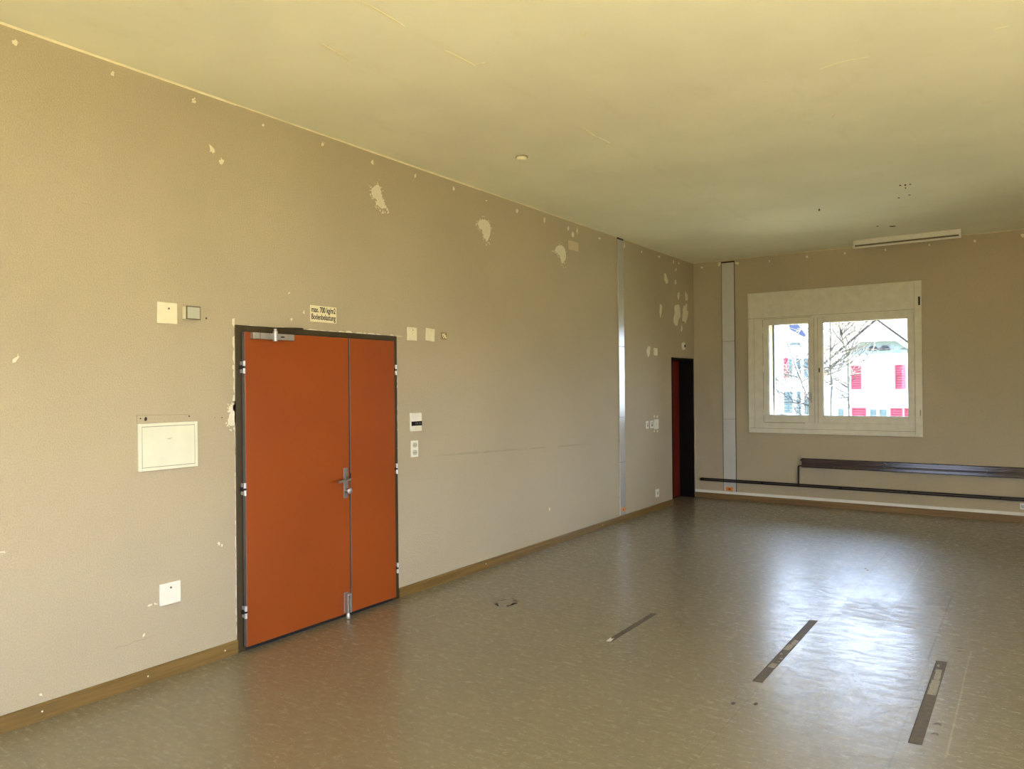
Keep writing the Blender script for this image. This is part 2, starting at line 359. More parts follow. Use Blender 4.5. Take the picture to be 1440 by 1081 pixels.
M['grey_plastic'] = mat('grey_plastic', (.52, .53, .43), .5, var=.03)
M['dark_seam'] = mat('dark_seam', (.16, .14, .09), .7)
M['display'] = mat('black_display', (.006, .006, .008), .2)
M['display_mark'] = mat('display_mark', (.16, .17, .18), .4)
M['sign'] = mat('cream_sign', (.90, .84, .60), .5, var=.02)
M['ink'] = mat('sign_ink', (.022, .018, .012), .6)
M['duct'] = mat('grey_duct_enamel', (.60, .60, .57), .24, metal=.28, var=.03, scale=5, spec=.7)
M['duct_far'] = mat('pale_grey_duct', (.60, .61, .59), .4, var=.03, scale=5)
M['orange'] = mat('orange_sticker', (.80, .27, .03), .5, var=.05)
M['win'] = mat('cream_window_paint', (.71, .69, .58), .45, var=.05, scale=9)
M['win_line'] = mat('paint_joint', (.30, .26, .17), .7)
M['rad'] = mat('dark_brown_radiator_enamel', (.028, .0125, .0065), .15, var=.15, scale=3, bmp=.02, bscale=18)
M['pipe'] = mat('dark_brown_pipe', (.012, .007, .005), .38, var=.1)
M['trunk'] = mat('white_cable_trunking', (.84, .84, .80), .4, var=.03)
M['lamp_white'] = mat('white_lamp_housing', (.74, .73, .66), .45, var=.03)
M['bead'] = mat('pale_sealant', (.93, .86, .60), .6)
M['strip'] = mat('grey_adhesive_residue', (.115, .098, .078), .62, var=.14, scale=30, spec=.25)
M['strip_worn'] = mat('worn_linoleum', (.30, .275, .215), .55, var=.18, scale=60, spec=.3)
M['strip_edge'] = mat('strip_cut_edge', (.03, .025, .02), .7)
M['flap'] = mat('loose_pale_flap', (.66, .64, .60), .5)
M['glass'] = make_glass()

# ------------------------------------------------------------------ room shell
f = box('floor', M['floor'], (-.3, W + .3, NY - .3, D + .02, -.12, 0)); struct(f, 'worn beige marbled linoleum floor with a sheen below the window')
c = box('ceiling', M['ceiling'], (-.3, W + .3, NY - .3, D + .35, H, H + .25)); struct(c, 'yellowed cream painted ceiling with stains and fine joints')
DY0, DY1, DZ = 10.03, 10.87, 2.078
wl = wall_with_holes('wall_left', 0, 0.0, -.30, NY - .3, D, 0, H, [(DY0, DY1, 0, DZ)], M['wall']); struct(wl, 'long beige textured wall with pale filler spots')
WX0, WX1, WZ0, WZ1 = 1.092, 2.90, 1.23, 2.54
wf = wall_with_holes('wall_far', 1, D, .34, -.3, W + .3, 0, H, [(WX0, WX1, WZ0, WZ1)], M['wall']); struct(wf, 'beige end wall around the window')
RH = RIGHT_HOLES
wr = wall_with_holes('wall_right', 0, W, .30, NY - .3, D, 0, H, RH, M['wall']); struct(wr, 'beige window wall')
NH = NEAR_HOLES
wn = wall_with_holes('wall_near', 1, NY, -.30, 0, W, 0, H, NH, M['wall']); struct(wn, 'beige wall behind the viewer with windows')
k = 2
for axis, holes in ((0, RH), (1, NH)):
    for (u0, u1, z0, z1) in holes:
        def put(bm, a, b, c_, d_):
            if axis == 0: bm_box(bm, W + .10, W + .17, a, b, c_, d_)
            else: bm_box(bm, a, b, NY - .17, NY - .10, c_, d_)
        bm = NB(); bm_ring(bm, (u0, u1, z0, z1), (u0 + .07, u1 - .07, z0 + .07, z1 - .07), put)
        um = (u0 + u1) / 2; put(bm, um - .04, um + .04, z0 + .07, z1 - .07)
        wo = obj('window_%d' % k, bm, M['win'], bevel=.004); struct(wo, 'cream two-pane window frame')
        k += 1

shade_slab = box('added_sun_shade', M['win'], (W + .3, W + 2.7, 2.0, 7.2, 2.12, 2.24)); struct(shade_slab, 'added unseen slab that keeps sun out of the low side window')  # added out of view, only to block sun from the low side window

# baseboards
def skirting(bm, y0, y1, hgt=.078):
    bm_poly(bm, [(0, y0, 0), (.016, y0, 0), (.016, y0, hgt - .006), (.010, y0, hgt), (0, y0, hgt)], (0, y1 - y0, 0))
bm = NB(); skirting(bm, NY, 2.955, .084); skirting(bm, 4.442, 10.025)
bl = obj('baseboard_left', bm, M['skirting']); struct(bl, 'narrow oak skirting along the long wall')
bm = NB(); bm_poly(bm, [(0.0, D, 0), (0.0, D - .016, 0), (0.0, D - .016, .074), (0.0, D - .010, .080), (0.0, D, .080)], (W, 0, 0))
bf = obj('baseboard_far', bm, M['skirting_x']); struct(bf, 'narrow oak skirting under the window wall')
bm = NB()
for y in (1.80, 2.36, 2.86, 5.6, 7.9): bm_cyl(bm, (.0155, y, .045), (.0175, y, .045), .005, n=10)
obj('screw_cap', bm, M['filler'], bl)

# pale sealant beads where wall meets ceiling
bm = NB(); rnd = random.Random(4)
y = NY
while y < D - .02:
    L = rnd.uniform(.5, 1.1); r = rnd.uniform(.005, .010) if y < 6 else rnd.uniform(.003, .006)
    bm_poly(bm, [(0, y, H), (r, y, H), (0, y, H - r)], (0, min(L, D - y), 0)); y += L
t1 = obj('trim_1', bm, M['bead']); struct(t1, 'thin pale sealant line between long wall and ceiling')
bm = NB(); x = 0.0
while x < W:
    L = rnd.uniform(.4, .9); r = rnd.choice([.0015, .003, .005])
    if x > 3.2: r = .005
    bm_poly(bm, [(x, D, H), (x, D - r, H), (x, D, H - r)], (min(L, W - x), 0, 0)); x += L
t2 = obj('trim_2', bm, M['bead']); struct(t2, 'thin pale sealant line between window wall and ceiling')

# ------------------------------------------------------------------ filler spots, holes, joints
def blob(bm, put, cu, cv, a, b, seed, thick=.0012, n=18, rag=.22, speckle=0):
    """irregular flat blob; a and b are its half-axis vectors"""
    rr = random.Random(seed); pts = []
    ph = [rr.uniform(0, 6.28) for _ in range(4)]
    for i in range(n):
        t = 2 * math.pi * i / n
        s = 1 + rag * (.5 * math.sin(2 * t + ph[0]) + .35 * math.sin(3 * t + ph[1]) + .35 * math.sin(5 * t + ph[2])) + rr.uniform(-rag, rag) * .35
        pts.append((cu + s * (a[0] * math.cos(t) + b[0] * math.sin(t)), cv + s * (a[1] * math.cos(t) + b[1] * math.sin(t))))
    put(bm, pts, thick)
    for _ in range(speckle):
        t = rr.uniform(0, 6.28); s = 1.0 + abs(rr.gauss(0, .3)) + .05
        u = cu + s * (a[0] * math.cos(t) + b[0] * math.sin(t)); v = cv + s * (a[1] * math.cos(t) + b[1] * math.sin(t))
        q = rr.uniform(.0015, .006)
        put(bm, [(u + q * math.cos(k_ * 1.257 + t) * rr.uniform(.6, 1.2), v + q * math.sin(k_ * 1.257 + t) * rr.uniform(.6, 1.4)) for k_ in range(5)], thick)

def put_left(bm, pts, th): bm_poly(bm, [(0.0001, u, v) for u, v in pts], (th, 0, 0))
def put_far(bm, pts, th): bm_poly(bm, [(u, D - .0001, v) for u, v in pts], (0, -th, 0))
def put_ceil(bm, pts, th): bm_poly(bm, [(u, v, H - .0001) for u, v in pts], (0, 0, -th))
def put_floor(bm, pts, th): bm_poly(bm, [(u, v, .0001) for u, v in pts], (0, 0, th))

for i, s in enumerate(SMALL):
    bm = NB(); blob(bm, put_left, s[0], s[1], s[2:4], s[4:6], i, rag=.30, speckle=6 if abs(s[5]) > .02 else 2)
    obj('filler_spot', bm, M['filler'], wl)
for i, s in enumerate(FAR):
    bm = NB(); blob(bm, put_far, s[0], s[1], s[2:4], s[4:6], 100 + i, rag=.3, speckle=2)
    obj('filler_spot', bm, M['filler'], wf)
for i, P in enumerate((BIG_A, BIG_B, BIG_C, BIG_D)):
    rr = random.Random(50 + i); bm = NB(); cu = sum(p[0] for p in P) / len(P); cv = sum(p[1] for p in P) / len(P)
    fine = []
    for a, b in zip(P, P[1:] + P[:1]):
        for t in (0, .34, .67):
            fine.append((a[0] + (b[0] - a[0]) * t + rr.uniform(-.004, .004), a[1] + (b[1] - a[1]) * t + rr.uniform(-.005, .005)))
    put_left(bm, fine, .0015)
    for _ in range(70):
        a = rr.choice(fine); s = 1.05 + abs(rr.gauss(0, .22)); u = cu + (a[0] - cu) * s; v = cv + (a[1] - cv) * s - (.02 if i != 3 else 0) * rr.random()
        if i == 3 and u > 2.952: continue
        q = rr.uniform(.002, .0065)
        put_left(bm, [(u + q * math.cos(1.05 * k_) * rr.uniform(.5, 1.2), v + q * math.sin(1.05 * k_) * rr.uniform(.6, 1.5)) for k_ in range(6)], .0012)
    obj('filler_spot', bm, M['filler'], wl)
# broken filler lines around the steel door frame
bm = NB(); rr = random.Random(9)
z = .1
while z < 2.09:
    L = rr.uniform(.03, .12); w = rr.uniform(.004, .010) if z < 1.45 else rr.uniform(.010, .022)
    if rr.random() < .82: put_left(bm, [(2.958, z), (2.958, z + L), (2.958 - w * rr.uniform(.5, 1), z + L * .9), (2.958 - w, z + L * .4)], .0015)
    z += L * .9
y = 2.95
while y < 4.44:
    L = rr.uniform(.03, .12); w = rr.uniform(.004, .014)
    if rr.random() < (.8 if y > 3.6 else .55): put_left(bm, [(y, 2.0945), (y + L, 2.0945), (y + L * .8, 2.0945 + w * rr.uniform(.5, 1)), (y + L * .3, 2.0945 + w)], .0015)
    y += L
z = 1.1
while z < 1.75:
    L = rr.uniform(.03, .1); w = rr.uniform(.008, .018)
    put_left(bm, [(4.438, z), (4.438, z + L), (4.438 + w * rr.uniform(.5, 1), z + L * .9), (4.438 + w, z + L * .4)], .0015); z += L
obj('filler_line', bm, M['filler'], wl)
for i, s in enumerate(WH):
    bm = NB(); blob(bm, put_left, s[0], s[1], s[2:4], s[4:6], 200 + i, rag=.15, n=12); obj('screw_hole', bm, M['hole'], wl)
# hairline crack low on the long wall
bm = NB(); path = [(2.17 + .03 * i, .250 + .004 * math.sin(i * 1.9) + .0015 * i) for i in range(9)]
put_left(bm, [(u, v + .0009) for u, v in path] + [(u, v - .0009) for u, v in path[::-1]], .0006); obj('hairline_crack', bm, mat('faint_crack', (.33, .28, .19), .8), wl)
# ghost outline of a removed panel
bm = NB(); put_left(bm, [(2.312, 1.495), (2.316, 1.495), (2.316, 1.54), (2.312, 1.54)], .0006); put_left(bm, [(2.312, 1.537), (2.64, 1.530), (2.64, 1.5325), (2.312, 1.540)], .0006)
obj('paint_edge', bm, mat('paint_outline', (.36, .28, .18), .8), wl)
for i, (x0, y0, x1, y1) in enumerate(CEIL):
    d = Vector((x1 - x0, y1 - y0)); n_ = Vector((-d.y, d.x)).normalized(); bm = NB(); w = .006 if i < 8 else .008
    pts = [(x0, y0)]; 
    for t in (.2, .4, .6, .8): pts.append((x0 + d.x * t + n_.x * w * random.Random(i * 9 + int(t * 10)).uniform(.5, 1), y0 + d.y * t + n_.y * w * random.Random(i * 9 + int(t * 10)).uniform(.5, 1)))
    pts.append((x1, y1))
    for t in (.7, .3): pts.append((x0 + d.x * t - n_.x * w * .5, y0 + d.y * t - n_.y * w * .5))
    put_ceil(bm, pts, .002); obj('plaster_ridge', bm, M['ceil_filler'], c)
for i, s in enumerate(CH):
    bm = NB(); blob(bm, put_ceil, s[0], s[1], s[2:4], s[4:6], 300 + i, rag=.2, n=12); obj('screw_hole', bm, M['hole'], c)

# ------------------------------------------------------------------ double door on the long wall
door = empty('door_1', (0, 3.70, 0)); struct(door, 'orange steel double door in a dark brown frame, one wide leaf and one narrow')
bm = NB()
bm_box(bm, 0, .014, 2.957, 3.012, 0, 2.0935); bm_box(bm, 0, .014, 4.365, 4.437, 0, 2.0935); bm_box(bm, 0, .014, 3.012, 4.365, 2.040, 2.0935)
obj('door_frame', bm, M['frame'], door, bevel=.002)
box('threshold_gap', M['gap'], (0.0005, .012, 3.012, 4.365, 0.0, .06), door)
box('rebate', M['gap'], (.0142, .018, 2.996, 4.377, .03, 2.046), door)
def leaf(y0, y1):
    return box('door_leaf', M['door'], (.018, .045, y0, y1, .030, 2.050), door, bevel=.0025)
lf1 = leaf(3.002, 3.889); lf2 = leaf(3.899, 4.374)
box('leaf_edge', M['edge'], (.0165, .0445, 2.9975, 3.0018, .032, 2.048), lf1)
box('leaf_edge', M['edge'], (.030, .0465, 3.8960, 3.9030, .032, 2.048), lf2)
box('seam_gap', M['gap'], (.018, .040, 3.8892, 3.8958, .032, 2.048), lf1)
def hinge(y, z, leaf_, right):
    bm = NB(); x = .036
    yy = y
    for a, b in ((-.040, -.007), (.007, .040)):
        bm_cyl(bm, (x + .014, yy, z + a), (x + .014, yy, z + b), .0095, n=14)
        bm_box(bm, .012, x + .012, yy - (.004 if not right else .0), yy + (.0 if not right else .016), z + a + .003, z + b - .003)
    h_ = obj('hinge', bm, M['zinc'], leaf_, smooth=True)
    bm = NB(); bm_cyl(bm, (x + .014, yy, z - .014), (x + .014, yy, z + .014), .0065, n=12); bm_box(bm, .012, x + .010, yy - .012, yy + .012, z - .013, z + .013)
    obj('hinge_pin', bm, M['gap'], leaf_)
for z in (1.822, 1.041, .257):
    hinge(2.990, z, lf1, False); hinge(4.388, z, lf2, True)
# handle set
bm = NB(); bm_box(bm, .045, .051, 3.829, 3.868, .878, 1.098); obj('handle_plate', bm, M['nickel'], lf1, bevel=.002)
bm = NB(); bm_cyl(bm, (.050, 3.848, 1.020), (.066, 3.848, 1.020), .013, n=18); bm_tube(bm, [(.060, 3.848, 1.020), (.094, 3.848, 1.020), (.102, 3.838, 1.019), (.103, 3.815, 1.016), (.102, 3.730, 1.008)], [.0095, .0095, .010, .010, .0085], 12)
obj('lever_handle', bm, M['nickel'], lf1, smooth=True)
bm = NB(); bm_lathe(bm, (.050, 3.848, .932), (1, 0, 0), [(.012, 0), (.010, .012), (.012, .020), (.021, .026), (.024, .034), (.021, .044), (.010, .049)], 20)
obj('lock_knob', bm, M['steel'], lf1, smooth=True)
box('strike_slot', M['gap'], (.0466, .0472, 3.8955, 3.9030, 1.005, 1.055), lf2)
# overhead closer
bm = NB(); bm_box(bm, .045, .080, 3.042, 3.368, 2.006, 2.047); obj('door_closer', bm, M['steel'], lf1, bevel=.003)
bm = NB(); bm_cyl(bm, (.074, 3.215, 1.996), (.074, 3.215, 2.062), .0165, n=20); bm_cyl(bm, (.074, 3.215, 2.064), (.074, 3.215, 2.078), .011, n=14); obj('closer_spindle', bm, M['steel'], lf1, smooth=True)
bm = NB(); bm_box(bm, .0802, .0812, 3.255, 3.285, 2.022, 2.030); bm_box(bm, .0802, .0812, 3.09, 3.093, 2.008, 2.045); obj('closer_mark', bm, M['gap'], lf1)
bm = NB(); bm_tube(bm, [(.074, 3.215, 2.079), (.082, 3.30, 2.085), (.060, 3.44, 2.094)], [.008, .007, .006], 8); bm_box(bm, .014, .062, 3.42, 3.46, 2.086, 2.098); obj('closer_arm', bm, M['frame'], lf1)
# flip-down door holder at the meeting edge
bm = NB(); bm_box(bm, .045, .053, 3.822, 3.862, .040, .190); bm_box(bm, .053, .088, 3.824, 3.833, .045, .185); bm_box(bm, .053, .088, 3.851, 3.860, .045, .185); bm_box(bm, .053, .088, 3.833, 3.851, .170, .185)
dh = obj('door_holder', bm, M['steel'], lf1, bevel=.002)
bm = NB(); bm_box(bm, .056, .082, 3.835, 3.849, .060, .160); obj('holder_arm', bm, M['nickel'], lf1, bevel=.002)
bm = NB(); bm_lathe(bm, (.070, 3.842, .003), (0, 0, 1), [(.014, 0), (.016, .010), (.013, .032), (.008, .045)], 16); obj('holder_foot', bm, M['zinc'], lf1, smooth=True)

# ------------------------------------------------------------------ second doorway by the far corner
d2 = empty('door_2', (-.1, 10.45, 0)); struct(d2, 'dark red door set deep in a blackish doorway in the corner')
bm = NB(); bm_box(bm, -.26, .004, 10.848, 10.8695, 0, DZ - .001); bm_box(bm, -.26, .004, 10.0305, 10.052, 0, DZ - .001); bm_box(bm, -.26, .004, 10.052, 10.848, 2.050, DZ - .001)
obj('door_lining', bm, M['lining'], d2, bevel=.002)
l2 = box('door_leaf', M['door_red'], (-.26, -.22, 10.054, 10.846, .012, 2.048), d2, bevel=.002)
bm = NB(); bm_cyl(bm, (-.22, 10.13, 1.02), (-.17, 10.13, 1.02), .009, n=12); bm_cyl(bm, (-.172, 10.12, 1.02), (-.172, 10.25, 1.02), .009, n=12); obj('lever_handle', bm, M['nickel'], l2, smooth=True)
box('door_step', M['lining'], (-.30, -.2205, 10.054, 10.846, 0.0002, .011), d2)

# ------------------------------------------------------------------ far window
w1 = empty('window_1', (1.93, D, 1.0)); struct(w1, 'cream two-sash window with a wide casing and roller shutter box')
put = lambda bm, a, b, c_, d_: bm_box(bm, a, b, D - .022, D + .05, c_, d_)
bm = NB(); bm_ring(bm, (.822, 2.955, .992, 2.990), (1.045, 2.950, 1.150, 2.598), put); obj('casing', bm, M['win'], w1, bevel=.003)
bm = NB(); put2 = lambda bm, a, b, c_, d_: bm_box(bm, a, b, D - .030, D - .0222, c_, d_)
bm_ring(bm, (.822, 3.037, .992, 2.990), (.838, 2.957, 1.010, 2.975), put2); obj('casing_edge', bm, M['win'], w1, bevel=.002)
bm = NB(); bm_box(bm, 2.9565, 3.037, D - .022, D, .992, 2.990); obj('strap_cover', bm, M['win'], w1, bevel=.002)
bm = NB(); bm_box(bm, 2.9552, 2.9567, D - .0235, D - .020, 1.03, 2.975); bm_box(bm, .84, 2.95, D - .0232, D - .0219, 2.625, 2.629); bm_box(bm, .84, 2.95, D - .0232, D - .0219, 1.055, 1.059); bm_box(bm, .905, .908, D - .0232, D - .0219, 1.06, 2.62)
obj('panel_joint', bm, M['win_line'], w1)
bm = NB(); bm_box(bm, 2.998, 3.022, D - .0315, D - .021, 2.675, 2.785); obj('strap_slot', bm, M['gap'], w1, bevel=.003)
bm = NB(); bm_box(bm, 3.006, 3.016, D - .033, D - .022, 1.26, 1.34); sb = obj('strap_winder', bm, M['win_line'], w1, bevel=.004)
def sash(x0, x1, z0, z1, g):
    bm = NB(); bm_ring(bm, (x0, x1, z0, z1), g, lambda bm, a, b, c_, d_: bm_box(bm, a, b, D - .014, D + .03, c_, d_))
    s = obj('sash', bm, M['win'], w1, bevel=.004)
    bm = NB(); gb = (g[0] - .004, g[1] + .004, g[2] - .004, g[3] + .004); gi = (g[0] + .008, g[1] - .008, g[2] + .008, g[3] - .008)
    bm_ring(bm, gb, gi, lambda bm, a, b, c_, d_: bm_box(bm, a, b, D + .010, D + .026, c_, d_)); obj('glazing_bead', bm, M['win'], s)
    box('glass_pane', M['glass'], (g[0] - .002, g[1] + .002, D + .014, D + .018, g[2] - .002, g[3] + .002), s)
    return s
s1 = sash(1.036, 1.722, 1.146, 2.606, (1.104, 1.648, 1.243, 2.528))
s2 = sash(1.772, 2.950, 1.150, 2.604, (1.834, 2.876, 1.243, 2.526))
bm = NB(); bm_box(bm, 1.722, 1.772, D - .010, D + .03, 1.15, 2.60); obj('mullion', bm, M['win'], w1, bevel=.003)
bm = NB(); bm_box(bm, 1.7222, 1.7242, D - .0148, D - .006, 1.15, 2.60); bm_box(bm, 1.7700, 1.7722, D - .0148, D - .006, 1.15, 2.60); bm_box(bm, 1.030, 1.0355, D - .0225, D - .012, 1.15, 2.6); bm_box(bm, 1.04, 1.70, D - .0225, D - .012, 2.6062, 2.612); bm_box(bm, 1.04, 1.60, D - .0225, D - .012, 1.138, 1.1458)
obj('sash_gap', bm, M['win_line'], w1)
bm = NB(); bm_box(bm, 1.663, 1.685, D - .022, D - .0142, 1.46, 1.56); bm_cyl(bm, (1.674, D - .022, 1.545), (1.674, D - .052, 1.545), .008, n=12); bm_tube(bm, [(1.674, D - .050, 1.548), (1.676, D - .052, 1.50), (1.690, D - .050, 1.425)], [.010, .009, .007], 10)
obj('window_handle', bm, M['nickel'], s1, smooth=True)
bm = NB(); bm_box(bm, 1.782, 1.797, D - .018, D - .0142, 1.84, 1.90); bm_cyl(bm, (1.7895, D - .018, 1.87), (1.7895, D - .024, 1.87), .006, n=10); obj('key_escutcheon', bm, M['gap'], s2)
for s_, x, zz in ((s1, 1.034, (1.28, 1.90, 2.45)), (s2, 2.948, (1.30, 1.90, 2.50))):
    for z in zz:
        bm = NB(); bm_cyl(bm, (x, D - .024, z - .035), (x, D - .024, z + .035), .008, n=12); bm_lathe(bm, (x, D - .024, z + .035), (0, 0, 1), [(.008, 0), (.004, .008)], 10); obj('hinge', bm, M['win'], s_, smooth=True)
# outer reveal with shutter guide rails
bm = NB(); bm_box(bm, WX0, WX0 + .022, D + .255, D + .285, WZ0, WZ1); bm_box(bm, WX1 - .022, WX1, D + .255, D + .285, WZ0, WZ1); obj('shutter_rail', bm, mat('shutter_rail_grey', (.10, .11, .14), .5), w1)
box('outer_sill', mat('outer_sill_stone', (.45, .46, .46), .7), (WX0 - .05, WX1 + .05, D + .035, D + .40, WZ0 - .04, WZ0 - .001), w1, bevel=.004)

# ------------------------------------------------------------------ things on the long wall
def plate(name, label, cat, y0, y1, z0, z1, d, m, bev=.004, rot=0.0, group=None):
    bm = NB(); bm_box(bm, .0002, d, y0, y1, z0, z1)
    if rot: bmesh.ops.rotate(bm, verts=bm.verts, cent=(0, (y0 + y1) / 2, (z0 + z1) / 2), matrix=Matrix.Rotation(rot, 3, 'X'))
    o = obj(name, bm, m, None, bevel=bev, seg=3)
    return tag(o, label, cat, group)
def dot(parent, y, z, d, r, m, name='screw', th=.0015):
    bm = NB(); bm_cyl(bm, (d - .001, y, z), (d + th, y, z), r, n=14); return obj(name, bm, m, parent)

# sign above the door
sg = plate('load_limit_sign', 'cream floor load sign with two lines of black text above the orange door', 'sign', 3.571, 3.814, 2.1555, 2.272, .004, M['sign'], .0015)
def text(s, y, z, size, width, parent, m, x=.0046, bold=.004):
    """one line of raised lettering, turned into a mesh and fitted to a width"""
    cu = bpy.data.curves.new('lettering', 'FONT'); cu.body = s; cu.size = size; cu.extrude = .0004; cu.offset = bold
    t = bpy.data.objects.new('lettering_curve', cu); COL.objects.link(t); bpy.context.view_layer.update()
    me = bpy.data.meshes.new_from_object(t.evaluated_get(bpy.context.evaluated_depsgraph_get()))
    bpy.data.objects.remove(t); bpy.data.curves.remove(cu)
    xs = [v.co.x for v in me.vertices]; lo, k_ = min(xs), width / (max(xs) - min(xs))
    for v in me.vertices: v.co = Vector((x + v.co.z, y + (v.co.x - lo) * k_, z + v.co.y))
    me.name = 'lettering'; me.materials.clear(); me.materials.append(m)
    o = bpy.data.objects.new('lettering', me); COL.objects.link(o)
    o.parent = parent; o.matrix_parent_inverse = parent_matrix(parent).inverted()
    return o
for s, z in (('max. 700 kg/m2', 2.2245), ('Bodenbelastung', 2.1735)):
    text(s, 3.581, z, .056, .223, sg, M['ink'], bold=.0009)

p1 = plate('blank_cover_plate', 'square ivory blank cover plate beside the small grey box, above the panel', 'cover plate', 2.436, 2.562, 2.071, 2.197, .012, M['plastic'], .006)
dot(p1, 2.506, 2.160, .012, .006, M['dark_seam'])
gb = empty('signal_box', (0, 2.655, 2.10)); tag(gb, 'small cube-shaped grey-fronted box right of the upper square cover plate', 'wall box')
bm = NB(); bm_box(bm, .0002, .042, 2.597, 2.688, 2.104, 2.181); obj('housing', bm, M['plastic'], gb, bevel=.003)
bm = NB(); bm_box(bm, .042, .047, 2.595, 2.690, 2.102, 2.183); obj('rim', bm, M['dark_seam'], gb, bevel=.003)
bm = NB(); bm_box(bm, .047, .051, 2.602, 2.683, 2.108, 2.177); obj('front', bm, M['grey_plastic'], gb, bevel=.004)

fp = empty('fuse_panel', (0, 2.50, 1.215)); tag(fp, 'large cream rectangular flush panel with framed door, left of the orange door', 'panel')
bm = NB(); bm_ring(bm, (2.316, 2.686, 1.216, 1.489), (2.338, 2.668, 1.234, 1.471), lambda bm, a, b, c_, d_: bm_box(bm, .0002, .013, a, b, c_, d_)); obj('panel_frame', bm, M['metal_w'], fp, bevel=.002)
box('panel_gap', M['dark_seam'], (.0002, .0085, 2.338, 2.668, 1.234, 1.471), fp)
pd = box('panel_door', M['metal_w'], (.0086, .012, 2.3402, 2.6658, 1.2362, 1.4688), fp, bevel=.0015)
bm = NB(); bm_tube(bm, [(.0125, 2.490, 1.395), (.0130, 2.505, 1.394), (.0128, 2.520, 1.399)], [.0015, .003, .0012], 8); obj('latch', bm, M['grey_plastic'], pd)

p2 = plate('blank_cover_plate', 'square white blank cover plate low on the wall below the large panel', 'cover plate', 2.438, 2.570, .421, .549, .012, M['plastic_w'], .006)
dot(p2, 2.506, .519, .012, .006, M['dark_seam'])

p3 = plate('blank_cover_plate', 'upright ivory plate right of the orange door, nearest the door frame', 'cover plate', 4.570, 4.684, 2.068, 2.176, .010, M['plastic'], .004)
dot(p3, 4.634, 2.154, .010, .004, M['dark_seam']); dot(p3, 4.630, 2.128, .010, .0035, M['grey_plastic'])
p4 = plate('blank_cover_plate', 'crooked ivory plate hanging slightly tilted between two other wall fittings', 'cover plate', 4.799, 4.910, 2.074, 2.180, .009, M['plastic'], .004, rot=R(-4))
dot(p4, 4.866, 2.158, .009, .003, M['grey_plastic'])
jb = empty('open_junction_box', (0, 5.04, 2.10)); tag(jb, 'small open brownish junction box with bare terminals, right of the tilted plate', 'junction box')
bm = NB(); bm_ring(bm, (4.998, 5.074, 2.094, 2.158), (5.006, 5.066, 2.102, 2.150), lambda bm, a, b, c_, d_: bm_box(bm, .0002, .008, a, b, c_, d_)); obj('rim', bm, mat('bare_plaster_rim', (.42, .31, .17), .8), jb)
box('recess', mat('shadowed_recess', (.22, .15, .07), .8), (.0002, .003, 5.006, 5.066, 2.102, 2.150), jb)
bm = NB()
for a, b, r in ((5.022, 2.138, .008), (5.045, 2.128, .010), (5.058, 2.112, .007), (5.030, 2.112, .006)): bm_lathe(bm, (.003, a, b), (1, 0, 0), [(r, 0), (r, .007), (r * .6, .010)], 12)
bm_tube(bm, [(.006, 5.014, 2.120), (.012, 5.034, 2.146), (.008, 5.056, 2.122)], .003, 8); obj('terminal', bm, M['plastic'], jb)

th = empty('thermostat', (0, 4.66, 1.32)); tag(th, 'white thermostat box with a black display band, right of the orange door', 'thermostat')
bm = NB(); bm_poly(bm, [(.0002, 4.592, 1.322), (.0002, 4.592, 1.475), (.018, 4.592, 1.472), (.018, 4.592, 1.325)], (0, .134, 0)); obj('housing', bm, M['plastic_w'], th, bevel=.004)
dp = box('display', M['display'], (.018, .0192, 4.597, 4.7255, 1.368, 1.404), th)
bm = NB()
for a in (4.648, 4.664, 4.672, 4.694, 4.702): bm_box(bm, .0192, .0196, a, a + .004, 1.379, 1.394)
obj('digit', bm, M['display_mark'], dp)
bm = NB(); bm_box(bm, .0178, .0188, 4.634, 4.722, 1.332, 1.360); obj('flap', bm, M['plastic'], th)

sw = empty('wall_socket', (0, 4.645, 1.11)); tag(sw, 'white upright double socket plate directly below the thermostat', 'socket')
bm = NB(); bm_box(bm, .0002, .012, 4.602, 4.686, 1.111, 1.246); obj('cover', bm, M['plastic_w'], sw, bevel=.004)
for z in (1.210, 1.148):
    bm = NB(); bm_poly(bm, [(.0122, 4.644 + u, z + v) for u, v in ((-.030, 0), (-.018, -.019), (.018, -.019), (.030, 0), (.018, .019), (-.018, .019))], (.0014, 0, 0)); so = obj('socket_insert', bm, M['grey_plastic'], sw)
    bm = NB()
    for u in (-.012, 0, .012): bm_cyl(bm, (.0134, 4.644 + u, z + (0 if u else -.005)), (.0142, 4.644 + u, z + (0 if u else -.005)), .0028, n=10)
    obj('pin_hole', bm, M['dark_seam'], so)

p5 = plate('blank_cover_plate', 'beige square plate high under the ceiling beside the farthest large filler smear', 'cover plate', 7.176, 7.402, 3.190, 3.291, .008, mat('aged_beige_plastic', (.66, .58, .42), .55), .003)
p6 = plate('blank_cover_plate', 'small pale plate beyond the grey duct, right of an oval filler spot', 'cover plate', 9.430, 9.545, 2.087, 2.187, .009, M['plastic'], .003)

